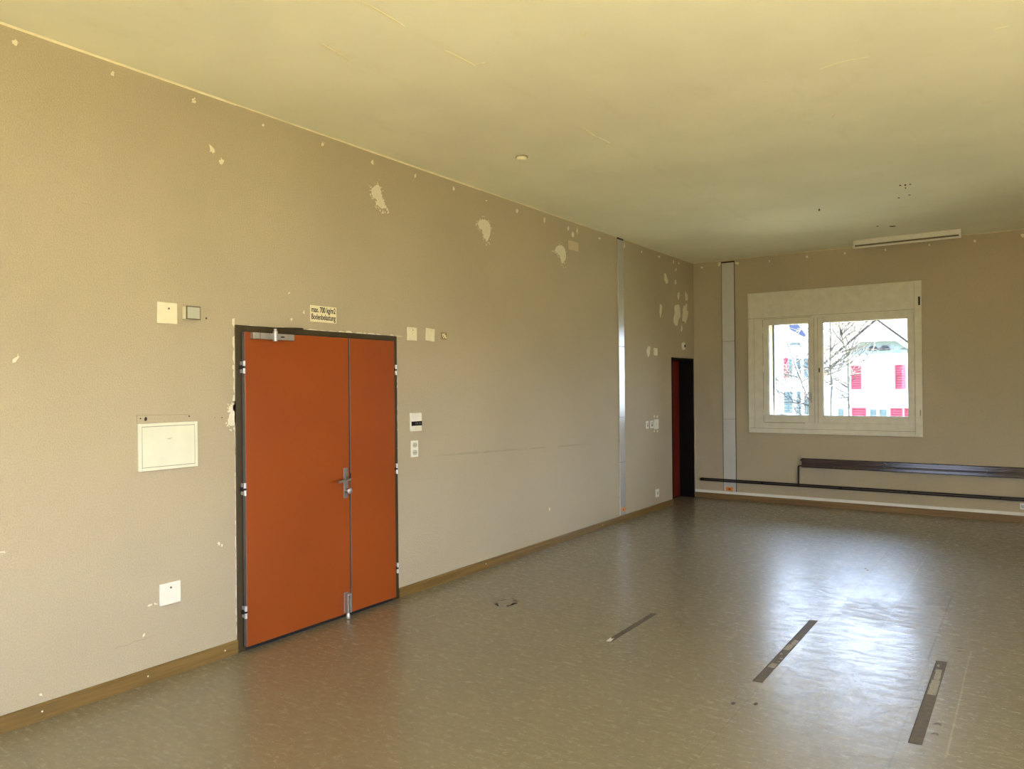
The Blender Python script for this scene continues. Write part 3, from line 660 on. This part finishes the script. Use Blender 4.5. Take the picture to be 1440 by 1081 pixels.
def small_switch(label, y0, y1, z0, z1):
    t = empty('wall_switch', (0, (y0 + y1) / 2, z0)); tag(t, label, 'switch')
    bm = NB(); bm_box(bm, .0002, .010, y0, y1, z0, z1); obj('cover', bm, M['plastic_w'], t, bevel=.003)
    w = y1 - y0; h = z1 - z0
    bm = NB(); bm_box(bm, .010, .0112, y0 + w * .24, y1 - w * .20, z0 + h * .20, z1 - h * .20); r_ = obj('rocker', bm, M['grey_plastic'], t, bevel=.001)
    bm = NB(); bm_box(bm, .0112, .0118, y0 + w * .36, y1 - w * .34, z0 + h * .30, z1 - h * .52); obj('toggle', bm, M['dark_seam'], r_)
    return t
small_switch('small white switch plate beyond the grey duct, first of the pair', 9.160, 9.232, 1.112, 1.212)
small_switch('small white switch plate touching the taller plate, second of the pair', 9.290, 9.382, 1.112, 1.212)
p7 = plate('tall_wall_plate', 'taller white plate right of two small switches, between four filler dots', 'wall plate', 9.412, 9.548, 1.092, 1.224, .014, M['plastic_w'], .004)
dot(p7, 9.482, 1.160, .014, .007, M['grey_plastic'], 'button')
so = empty('wall_socket', (0, 9.495, .17)); tag(so, 'small white socket low on the wall near the dark doorway', 'socket')
bm = NB(); bm_box(bm, .0002, .012, 9.444, 9.546, .174, .282); obj('cover', bm, M['plastic_w'], so, bevel=.004)
bm = NB(); bm_cyl(bm, (.012, 9.495, .228), (.0135, 9.495, .228), .026, n=18); obj('socket_insert', bm, M['grey_plastic'], so)
ms = empty('door_sensor', (0, 10.47, 2.21)); tag(ms, 'small round white sensor with black lens above the dark doorway', 'sensor')
bm = NB(); bm_lathe(bm, (.0002, 10.47, 2.252), (1, 0, 0), [(.056, 0), (.056, .016), (.045, .028)], 24); obj('housing', bm, M['plastic_w'], ms, smooth=True)
bm = NB(); bm_lathe(bm, (.028, 10.475, 2.252), (1, 0, 0), [(.024, 0), (.020, .006), (.010, .010)], 16); obj('lens', bm, M['display'], ms, smooth=True)
# faint cable marks running down below the switches
bm = NB(); put_left(bm, [(9.46, 1.05), (9.468, 1.05), (9.468, .55), (9.46, .55)], .0004); obj('cable_mark', bm, mat('wall_scuff', (.40, .345, .25), .85), wl)

# vertical cable ducts
du = empty('cable_duct', (0, 8.466, .09)); tag(du, 'narrow shiny grey vertical cable duct on the long wall, floor to ceiling', 'cable duct')
cuts = [.092, .739, 1.293, 2.166, 3.486]
for a, b in zip(cuts, cuts[1:]):
    bm = NB(); bm_box(bm, .0002, .016, 8.372, 8.522, a + .0015, b - .0015); obj('duct_cover', bm, M['duct'], du, bevel=.002)
box('duct_back', M['gap'], (.0002, .010, 8.374, 8.527, .090, 3.508), du)
st = box('warning_sticker', M['orange'], (.0162, .0168, 8.408, 8.488, .128, .180), du)
bm = NB(); bm_poly(bm, [(.0169, 8.435, .140), (.0169, 8.462, .140), (.0169, 8.448, .170)], (.0003, 0, 0)); obj('symbol', bm, mat('sticker_symbol', (.30, .07, .02), .6), st)
df = empty('cable_duct', (.531, D, .12)); tag(df, 'wider pale grey vertical cable duct on the window wall, left of the window', 'cable duct')
cuts = [.122, 1.178, 2.318, 3.470]
for a, b in zip(cuts, cuts[1:]):
    bm = NB(); bm_box(bm, *fb(.440, .622, a + .0015, b - .0015, .0002, .016)); obj('duct_cover', bm, M['duct_far'], df, bevel=.002)
box('duct_back', M['gap'], fb(.434, .628, .121, 3.490, .0002, .010), df)
st = box('warning_sticker', M['orange'], fb(.474, .578, .128, .182, .0162, .0168), df)
bm = NB(); bm_poly(bm, [(.50, D - .0169, .142), (.552, D - .0169, .142), (.526, D - .0169, .172)], (0, -.0003, 0)); obj('symbol', bm, bpy.data.materials['sticker_symbol'], st)

# ------------------------------------------------------------------ heating and trunking on the far wall
ra = empty('flat_radiator', (2.8, D, .52)); tag(ra, 'long flat dark brown radiator panel on the wall under the window', 'radiator')
bm = NB(); x0, x1 = 1.552, 4.85
prof = [(q0, q1 + .010) for q0, q1 in [(.030, .520), (.054, .521), (.060, .528), (.0575, .560), (.0555, .562), (.0545, .584), (.0525, .586), (.050, .610), (.048, .612), (.045, .640), (.039, .648), (.030, .648)]]
bm_poly(bm, [(x0, D - a, b) for a, b in prof], (x1 - x0, 0, 0)); obj('radiator_panel', bm, M['rad'], ra)
for x in (1.75, 3.2, 4.65):
    bm = NB(); bm_box(bm, x - .02, x + .02, D - .030, D - .0002, .56, .62); obj('wall_bracket', bm, M['pipe'], ra)
bm = NB(); bm_cyl(bm, (1.535, D - .042, .632), (1.552, D - .042, .632), .012, n=12); obj('vent_valve', bm, M['pipe'], ra)
pp = empty('heating_pipe', (2.0, D, .27)); tag(pp, 'thin dark brown double heating pipe running low along the window wall', 'pipe')
for z, x0 in ((.291, .115), (.266, .115)):
    bm = NB(); bm_cyl(bm, (x0, D - .040, z), (4.9, D - .040, z), .0105, n=12); obj('pipe_run', bm, M['pipe'], pp, smooth=True)
bm = NB(); bm_tube(bm, [(1.507, D - .040, .279), (1.507, D - .040, .535), (1.511, D - .040, .546), (1.52, D - .040, .550), (1.553, D - .042, .550)], .011, 12); obj('riser', bm, M['pipe'], pp, smooth=True)
bm = NB(); bm_cyl(bm, (.115, D - .055, .279), (.115, D - .0002, .279), .024, n=16); obj('end_fitting', bm, M['pipe'], pp, smooth=True)
for x in (1.0, 2.05, 2.87, 3.86):
    bm = NB(); bm_box(bm, x - .012, x + .012, D - .030, D - .0002, .262, .295); obj('pipe_clip', bm, M['pipe'], pp)
bm = NB(); bm_poly(bm, [(.004, D - .0002, .0805), (.004, D - .020, .0805), (.004, D - .020, .112), (.004, D - .016, .1185), (.004, D - .0002, .1185)], (4.9, 0, 0))
tag(obj('cable_trunking', bm, M['trunk']), 'thin white cable trunking lying on top of the skirting under the window', 'cable trunking')
ou = empty('wall_socket', (4.11, D, .155)); tag(ou, 'white socket box just above the white trunking, beneath the dark radiator', 'socket')
bm = NB(); bm_box(bm, *fb(4.052, 4.200, .157, .231, .0002, .030)); obj('cover', bm, M['trunk'], ou, bevel=.004)
pb = mat('pale_blue_grey', (.45, .50, .60), .5)
for x in (4.085, 4.165):
    bm = NB(); bm_box(bm, *fb(x - .018, x + .018, .176, .212, .030, .0312)); obj('socket_insert', bm, pb, ou)

# ------------------------------------------------------------------ ceiling fittings
la = empty('strip_lamp', (2.91, 10.44, H)); tag(la, 'white fluorescent strip lamp on the ceiling above the window', 'lamp')
bm = NB(); bm_box(bm, 2.318, 3.508, 10.418, 10.478, H - .062, H - .0002); obj('lamp_housing', bm, M['lamp_white'], la, bevel=.003)
bm = NB(); bm_box(bm, 2.335, 3.49, 10.425, 10.472, H - .082, H - .0622); obj('lamp_gap', bm, M['dark_seam'], la)
bm = NB(); bm_cyl(bm, (2.34, 10.435, H - .093), (3.486, 10.435, H - .093), .013, n=16); obj('lamp_tube', bm, M['lamp_white'], la, smooth=True)
for a in (2.318, 3.486):
    bm = NB(); bm_box(bm, a, a + .022, 10.419, 10.460, H - .104, H - .0622); obj('lamp_holder', bm, M['lamp_white'], la, bevel=.002)
sd = empty('ceiling_detector', (.868, 4.98, H)); tag(sd, 'small round cream detector on the ceiling near the long wall', 'detector')
bm = NB(); bm_lathe(bm, (.868, 4.98, H - .0002), (0, 0, -1), [(.052, 0), (.052, .006), (.047, .009)], 28); obj('base', bm, mat('detector_base', (.40, .37, .25), .6), sd, smooth=True)
bm = NB(); bm_lathe(bm, (.868, 4.98, H - .009), (0, 0, -1), [(.040, 0), (.040, .012), (.034, .020), (.020, .025), (.004, .026)], 28); obj('head', bm, M['plastic'], sd, smooth=True)

# ------------------------------------------------------------------ floor strips
def strip(label, x0, x1, y0, y1, worn, seed, flap=False):
    rr = random.Random(seed); t = empty('floor_strip', ((x0 + x1) / 2, y0, 0)); tag(t, label, 'floor strip')
    bm = NB(); put_floor(bm, [(x0, y0), (x1, y0 + .008), (x1, y1), (x0, y1 - .012)], .0012); b = obj('strip_base', bm, M['strip'], t)
    bm = NB(); put_floor(bm, [(x0 - .004, y0), (x0, y0), (x0, y1 - .012), (x0 - .004, y1 - .012)], .0014); obj('cut_edge', bm, M['strip_edge'], t)
    for (wy0, wy1, wx0, wx1) in worn:
        n_ = 9; left = [(x0 + (x1 - x0) * wx0 + rr.uniform(0, .006), wy0 + (wy1 - wy0) * i / n_) for i in range(n_ + 1)]
        right = [(x0 + (x1 - x0) * wx1 - rr.uniform(0, .006), wy0 + (wy1 - wy0) * i / n_ + rr.uniform(-.01, .01)) for i in range(n_ + 1)]
        bm = NB(); bm_poly(bm, [(u, v, .0013) for u, v in left + right[::-1]], (0, 0, .0004)); obj('worn_patch', bm, M['strip_worn'], t)
    if flap:
        bm = NB(); pts = [(x0 + .002, y0 + .002), (x1 - .004, y0 + .012), (x1 - .006, y0 + .06), (x1 - .016, y0 + .045), (x0 + .006, y0 + .065)]
        bm_poly(bm, [(u, v, .0014 + .010 * max(0, (v - y0)) / .07) for u, v in pts], (0, 0, .0012)); obj('loose_flap', bm, M['flap'], t)
    return t
strip('thin grey floor strip with a loose white end, closest to the long wall', 1.868, 1.905, 4.424, 5.165, [], 1, True)
strip('dark grey floor strip speckled with worn patches, crossing the bright window reflection', 2.876, 2.925, 4.288, 5.636,
      [(5.03, 5.13, .25, 1.0), (4.90, 5.02, .0, .85), (4.80, 4.83, .1, .5), (4.72, 4.745, .5, .9), (4.545, 4.625, .1, 1.0), (4.66, 4.68, .6, .95)], 2)
strip('wider grey floor strip with one long pale worn end, farthest from the long wall', 3.703, 3.757, 3.948, 5.222,
      [(4.62, 4.86, .08, .96), (4.87, 5.05, .15, .85), (5.10, 5.14, .1, .45)], 3)
bm = NB(); rr = random.Random(12)
for i in range(26):
    t = rr.uniform(0, 6.28); s = rr.uniform(.7, 1.05); u = .80 + .085 * s * math.cos(t); v = 4.80 + .12 * s * math.sin(t); q = rr.uniform(.006, .018)
    put_floor(bm, [(u + q * math.cos(1.05 * k_) * rr.uniform(.5, 1.2), v + q * math.sin(1.05 * k_) * rr.uniform(.7, 1.6)) for k_ in range(6)], .0006)
obj('floor_stain', bm, mat('brown_stain', (.10, .075, .045), .6), f)
bm = NB()
for (u, v) in ((3.776, 4.229), (3.776, 4.102)):
    pts = [(u, v), (u + .02, v + .012), (u + .036, v), (u + .03, v + .03), (u + .012, v + .028)]; put_floor(bm, pts, .0008)
for (u, v) in ((3.784, 5.525), (3.79, 5.46)): put_floor(bm, [(u, v), (u + .03, v + .01), (u + .034, v + .02), (u, v + .014)], .0008)
obj('floor_chip', bm, M['strip'], f)
bm = NB()
for (u, v) in ((2.93, 7.45), (2.955, 7.40), (2.98, 3.99), (2.88, 3.93)): put_floor(bm, [(u + .011 * math.cos(k_), v + .02 * math.sin(k_)) for k_ in range(6)], .0008)
obj('floor_speck', bm, M['hole'], f)

# ------------------------------------------------------------------ outside
O = {}
O['ground'] = mat('outside_ground', (.08, .08, .06), .9, var=.2, scale=.5)
O['render'] = mat('white_house_render', (.55, .59, .68), .9, var=.02, scale=.5)
O['gable'] = mat('pale_blue_gable', (.135, .175, .185), .9, var=.06, scale=2)
O['timber'] = mat('white_bargeboard', (.82, .82, .80), .8)
O['tiles'] = None
m = bpy.data.materials.new('pale_roof_tiles'); nt, b = nodes_of(m); v = coords(nt, (2.2, 2.2, 3.0))
fz = ramp(nt, noise(nt, v, 1.6, 4, .7), .42, .60); nt.links.new(mixc(nt, fz, (.007, .0055, .0045), (.034, .029, .025)), b.inputs['Base Color']); b.inputs['Roughness'].default_value = .9; O['tiles'] = m
O['red'] = mat('red_shutter_paint', (.185, .017, .038), .7, var=.12, scale=3)
O['pane'] = mat('house_window_pane', (.055, .085, .09), .5, var=.25, scale=4)
O['bark'] = mat('birch_bark', (.05, .047, .04), .9, var=.55, scale=5)
O['twig'] = mat('twig_bark', (.034, .030, .024), .9, var=.4, scale=3)
O['dark'] = mat('dark_arch_glass', (.010, .014, .024), .8)
O['slate'] = mat('blue_slate', (.03, .04, .09), .8)
O['pale'] = mat('far_house_render', (.30, .315, .33), .9, var=.05, scale=.6)
g = box('ground', O['ground'], (-90, 60, D + .8, 130, -3.3, -3.0)); struct(g, 'pale ground outside the window')

hs = empty('house', (-4.7, 58, -3.0)); tag(hs, 'white house with a pointed gable and red shutters seen through the window', 'house')
HY = 58.0
bm = NB(); bm_poly(bm, [(-8.1, HY + .6, -3), (3, HY + .6, -3), (3, HY + .6, 3.4), (-8.1, HY + .6, 3.4)], (0, 9, 0)); obj('wall', bm, O['render'], hs)
bm = NB(); bm_poly(bm, [(-7.9, HY, -3), (-1.5, HY, -3), (-1.5, HY, 2.6), (-2.6, HY, 3.75), (-6.8, HY, 3.75), (-7.9, HY, 2.6)], (0, 3, 0)); obj('wall', bm, O['render'], hs)
bm = NB(); bm_poly(bm, [(-7.9, HY, 2.62), (-6.8, HY, 3.76), (-2.6, HY, 3.76), (-1.5, HY, 2.62), (-2.55, HY, 3.95), (-3.5, HY, 4.62), (-5.9, HY, 4.62), (-6.85, HY, 3.95)][0:1] + [(-6.8, HY, 3.76), (-2.6, HY, 3.76), (-1.5, HY, 2.62), (-2.6, HY, 4.0), (-3.55, HY, 4.68), (-5.85, HY, 4.68), (-6.8, HY, 4.0)], (0, 2, 0)); obj('gable_recess', bm, O['gable'], hs)
bm = NB(); bm_poly(bm, [(-8.6, HY - .5, 2.2), (-6.75, HY - .5, 3.92), (-5.85, HY - .5, 4.62), (-3.55, HY - .5, 4.62), (-2.65, HY - .5, 3.92), (-.8, HY - .5, 2.2), (-.6, HY - .5, 2.5), (-4.7, HY - .5, 6.05), (-8.8, HY - .5, 2.5)], (0, .45, 0)); obj('gable_board', bm, O['timber'], hs)
bm = NB()
for sx in (-1, 1): bm_poly(bm, [(-4.7, HY - .6, 6.10), (-4.7 + sx * 4.3, HY - .6, 2.40), (-4.7 + sx * 4.3, HY - .6, 2.52), (-4.7, HY - .6, 6.24)], (0, 6, 0))
obj('gable_roof', bm, O['tiles'], hs)
bm = NB(); bm_poly(bm, [(-8.5, HY + .1, 3.3), (-8.5, HY + 5, 8.2), (-8.5, HY + 9.9, 3.3)], (12.1, 0, 0)); obj('main_roof', bm, O['tiles'], hs)
def arch(x):
    bm = NB(); bm_poly(bm, [(x + .34 * math.cos(t), HY - .02, 3.99 + .34 * math.sin(t)) for t in [math.pi * i / 10 for i in range(11)]], (0, -.05, 0)); obj('arched_window', bm, O['dark'], hs)
arch(-5.03); arch(-4.27)
for x0, x1, z0, z1 in ((-6.46, -5.79, 1.28, 2.96), (-3.66, -2.98, 1.28, 2.96), (-2.86, -2.2, 1.28, 2.96), (-6.44, -5.50, -1.75, -.02), (-3.96, -3.2, -1.75, -.02), (-3.1, -2.3, -1.75, -.02)):
    bm = NB(); bm_ring(bm, (x0, x1, z0, z1), (x0 + .09, x1 - .09, z0 + .09, z1 - .09), lambda bm, a, b, c_, d_: bm_box(bm, a, b, HY - .09, HY - .02, c_, d_))
    bm_box(bm, x0 + .09, x1 - .09, HY - .09, HY - .02, (z0 + z1) / 2 + .10, (z0 + z1) / 2 + .18); bm_box(bm, x0 + .02, x1 - .02, HY - .025, HY - .01, z0 + .02, z1 - .02)
    s = obj('shutter', bm, O['red'], hs)
    bm = NB(); n_ = 9
    for i in range(n_):
        z = z0 + .10 + (z1 - z0 - .2) * i / n_; bm_poly(bm, [(x0 + .09, HY - .075, z), (x0 + .09, HY - .03, z + .12), (x0 + .09, HY - .02, z + .12), (x0 + .09, HY - .065, z)], (x1 - x0 - .18, 0, 0))
    obj('slat_panel', bm, O['red'], s)
for x0, x1 in ((-5.25, -4.85), (-4.65, -4.2), (-7.35, -7.0)):
    bm = NB(); bm_box(bm, x0, x1, HY - .05, HY - .01, -1.4, -.12); bm_box(bm, x0 + .05, x1 + .02, HY - .08, HY - .05, -.4, -.2); obj('window', bm, O['pane'], hs)

h2 = empty('house', (-15, 76, -3.0)); tag(h2, 'pale distant house with a blue roof edge behind branches in the narrow window sash', 'house')
bm = NB(); bm_poly(bm, [(-17.4, 76, -3), (-11.6, 76, -3), (-11.6, 76, 5.2), (-14.5, 76, 6.6), (-17.4, 76, 5.2)], (0, 6, 0)); obj('wall', bm, O['render'], h2)
bm = NB(); bm_poly(bm, [(-15.6, 75.4, 8.6), (-15.1, 75.4, 8.6), (-13.6, 75.4, 6.35), (-13.9, 75.4, 6.25), (-15.1, 75.4, 6.95)], (0, .5, 0)); obj('roof_edge', bm, O['slate'], h2)
bm = NB(); bm_poly(bm, [(-15.3, 75.4, 5.55), (-14.9, 75.4, 5.75), (-14.2, 75.4, 5.65), (-14.0, 75.4, 5.35), (-14.15, 75.4, 5.3), (-14.3, 75.4, 5.5), (-15.2, 75.4, 5.45)], (0, .4, 0)); obj('arched_hood', bm, O['pane'], h2)
for x0, x1, z0, z1, m_ in ((-15.9, -15.45, 2.3, 4.3, O['red']), (-15.4, -15.1, 2.4, 4.2, O['pane']), (-14.7, -14.3, 2.3, 4.2, O['pane']), (-14.0, -13.6, 2.3, 4.2, O['pane']), (-15.9, -15.1, -1.1, 1.0, O['pane']), (-14.7, -14.3, -1.1, 1.0, O['pane']), (-14.0, -13.5, -1.2, 1.0, O['pane'])):
    bm = NB(); n_ = 6
    for i in range(n_):
        a = z0 + (z1 - z0) * i / n_; bm_box(bm, x0, x1, 75.93, 75.99, a, a + (z1 - z0) / n_ * .85)
    bm_box(bm, (x0 + x1) / 2 - .05, (x0 + x1) / 2 + .05, 75.9, 75.99, z0, z1)
    obj('window', bm, m_, h2)

def grow(bm, rr, p, d, L, r, depth, wig=.22):
    pts, rad = [Vector(p)], [r]; n_ = 5; d = Vector(d).normalized()
    for i in range(n_):
        d = (d + Vector((rr.uniform(-wig, wig), rr.uniform(-wig, wig) * .5, rr.uniform(-wig * .5, wig * .6)))).normalized()
        pts.append(pts[-1] + d * (L / n_)); rad.append(max(.008, r * (1 - .7 * (i + 1) / n_)))
    bm_tube(bm, pts, rad, 5 if depth else 4)
    if depth <= 0: return
    for k_ in range(rr.randint(3, 5)):
        i = rr.randint(1, n_); nd = (d + Vector((rr.uniform(-1, 1), rr.uniform(-.25, .25), rr.uniform(-.35, .75)))).normalized()
        grow(bm, rr, pts[i], nd, L * rr.uniform(.42, .7), max(rad[i] * .7, .012), depth - 1, wig)

def tree(label, trunk, r, forks, seed, side, tw=.022):
    rr = random.Random(seed); t = empty('bare_tree', trunk[0]); tag(t, label, 'tree')
    bm = NB(); bm_tube(bm, trunk, [r * (1 - .5 * i / (len(trunk) - 1)) for i in range(len(trunk))], 9); obj('trunk', bm, O['bark'], t, smooth=True)
    bm = NB()
    for p, d, L, q, dep in forks: grow(bm, rr, p, d, L, q, dep)
    for k_ in range(side):
        i = rr.uniform(.42, 1.0) * (len(trunk) - 1); j = int(min(i, len(trunk) - 2)); p = Vector(trunk[j]).lerp(Vector(trunk[j + 1]), i - j)
        grow(bm, rr, p, (rr.uniform(-1, 1), rr.uniform(-.3, .3), rr.uniform(-.1, .8)), rr.uniform(.6, 1.5), tw, 2)
    obj('branches', bm, O['twig'], t); return t
tree('slender bare birch, thinner trunk left in the wide window pane', [(-2.10, 30, -3), (-2.03, 30, .2), (-1.99, 30, 1.6), (-2.03, 30, 2.6), (-2.00, 30, 3.6), (-2.06, 30, 5.2)], .055,
     [((-1.99, 30, 1.9), (.8, 0, -.35), .6, .022, 1), ((-2.0, 30, 2.3), (.6, 0, .6), .8, .024, 2), ((-2.0, 30, 2.2), (-.6, 0, .6), .8, .024, 2), ((-2.0, 30, 3.0), (.7, 0, .5), 1.1, .02, 2), ((-2.0, 30, 2.7), (.8, 0, .35), 1.2, .02, 2)], 21, 20, .018)
tree('forked bare birch in front of the gabled house, next to the red shutter', [(-2.34, 35.5, -3.8), (-2.40, 35.5, -.1), (-2.42, 35.5, 1.5), (-2.44, 35.5, 2.92)], .090,
     [((-2.44, 35.5, 2.85), (-.30, 0, 1.0), 2.6, .055, 3), ((-2.43, 35.5, 2.8), (.45, 0, 1.0), 1.7, .04, 2), ((-2.42, 35.5, 2.05), (1, 0, .05), 1.35, .035, 2), ((-2.42, 35.5, 1.1), (-1, 0, -.1), .95, .025, 2), ((-2.42, 35.5, .9), (-.6, 0, .5), .8, .025, 1)], 33, 5, .026)
tree('bare tree whose twigs cross the narrow left window sash', [(-1.25, 25, -3), (-1.33, 25, .27), (-1.60, 25, 1.07), (-2.0, 25, 2.15), (-2.32, 25, 3.1)], .05,
     [((-1.6, 25, 1.0), (-1, 0, .35), 1.3, .028, 3), ((-1.43, 25, .6), (-1, 0, .1), 1.2, .028, 3), ((-2.0, 25, 1.9), (-.8, 0, .3), .9, .02, 2)], 45, 7, .018)

# ------------------------------------------------------------------ light
w = bpy.data.worlds.new('overcast_sky'); scene.world = w; w.use_nodes = True; nt = w.node_tree; bg = nt.nodes['Background']
tc = N(nt, 'ShaderNodeTexCoord'); sp = N(nt, 'ShaderNodeSeparateXYZ'); nt.links.new(tc.outputs['Generated'], sp.inputs[0])
up = ramp(nt, sp.outputs[2], -.02, .55)
cl = mixc(nt, ramp(nt, sp.outputs[2], .20, .40), SKY_HOR, SKY_MID)
cl = mixc(nt, ramp(nt, sp.outputs[2], .42, .70), cl, SKY_TOP)
gm = ramp(nt, sp.outputs[2], -.03, .0)
cl = mixc(nt, gm, SKY_GND, cl)
nt.links.new(cl, bg.inputs[0]); bg.inputs[1].default_value = SKY

sl = bpy.data.lights.new('sun', 'SUN'); sl.energy = SUN; sl.angle = R(1.0); sl.color = (1.0, .95, .84)
so_ = bpy.data.objects.new('sun', sl); COL.objects.link(so_); so_.location = (6, -12, 12)
so_.rotation_euler = Vector(SUN_DIR).to_track_quat('-Z', 'Y').to_euler()

def portal(loc, rot, sx, sy):
    l = bpy.data.lights.new('window_portal', 'AREA'); l.shape = 'RECTANGLE'; l.size = sx; l.size_y = sy; l.cycles.is_portal = True
    o = bpy.data.objects.new('window_portal', l); COL.objects.link(o); o.location = loc; o.rotation_euler = rot
for (a, b, z0, z1) in RH: portal((W + .29, (a + b) / 2, (z0 + z1) / 2), (0, R(90), 0), z1 - z0, b - a)
for (a, b, z0, z1) in NH: portal(((a + b) / 2, NY - .29, (z0 + z1) / 2), (R(90), 0, 0), b - a, z1 - z0)
portal(((WX0 + WX1) / 2, D + .33, (WZ0 + WZ1) / 2), (R(-90), 0, 0), WX1 - WX0, WZ1 - WZ0)

# ------------------------------------------------------------------ camera
cd = bpy.data.cameras.new('camera'); cam = bpy.data.objects.new('camera', cd); COL.objects.link(cam); scene.camera = cam
cd.sensor_fit = 'HORIZONTAL'; cd.sensor_width = 36; cd.lens = 1060.18 / 1440 * 36; cd.clip_start = .05; cd.clip_end = 400
r_ = Vector((0.8226719, 0.5684405, -0.0092924)); u_ = Vector((0.0094331, 0.0026945, 0.9999519)); f_ = Vector((-0.5684382, 0.8227200, 0.0031455))
cam.matrix_world = Matrix(((r_.x, u_.x, -f_.x, 4.19593), (r_.y, u_.y, -f_.y, 0.0), (r_.z, u_.z, -f_.z, 1.68), (0, 0, 0, 1)))

vs = scene.view_settings
vs.view_transform = 'Standard'; vs.look = 'None'; vs.exposure = EXPO; vs.gamma = 1.0
scene.cycles.max_bounces = 10; scene.cycles.diffuse_bounces = 7; scene.cycles.glossy_bounces = 4; scene.cycles.transparent_max_bounces = 12
scene.cycles.caustics_reflective = False; scene.cycles.caustics_refractive = False
scene.cycles.sample_clamp_indirect = 12

# repeats of one kind share a group
GROUPS = {'blank_cover_plate': 'blank cover plates on the long wall', 'wall_switch': 'small switches by the dark doorway', 'wall_socket': 'white wall sockets',
          'cable_duct': 'vertical cable ducts', 'floor_strip': 'grey strips on the floor', 'bare_tree': 'bare trees outside the window', 'house': 'houses outside the window'}
for o in scene.objects:
    k_ = o.name.split('.')[0]
    if o.parent is None and k_ in GROUPS: o['group'] = GROUPS[k_]
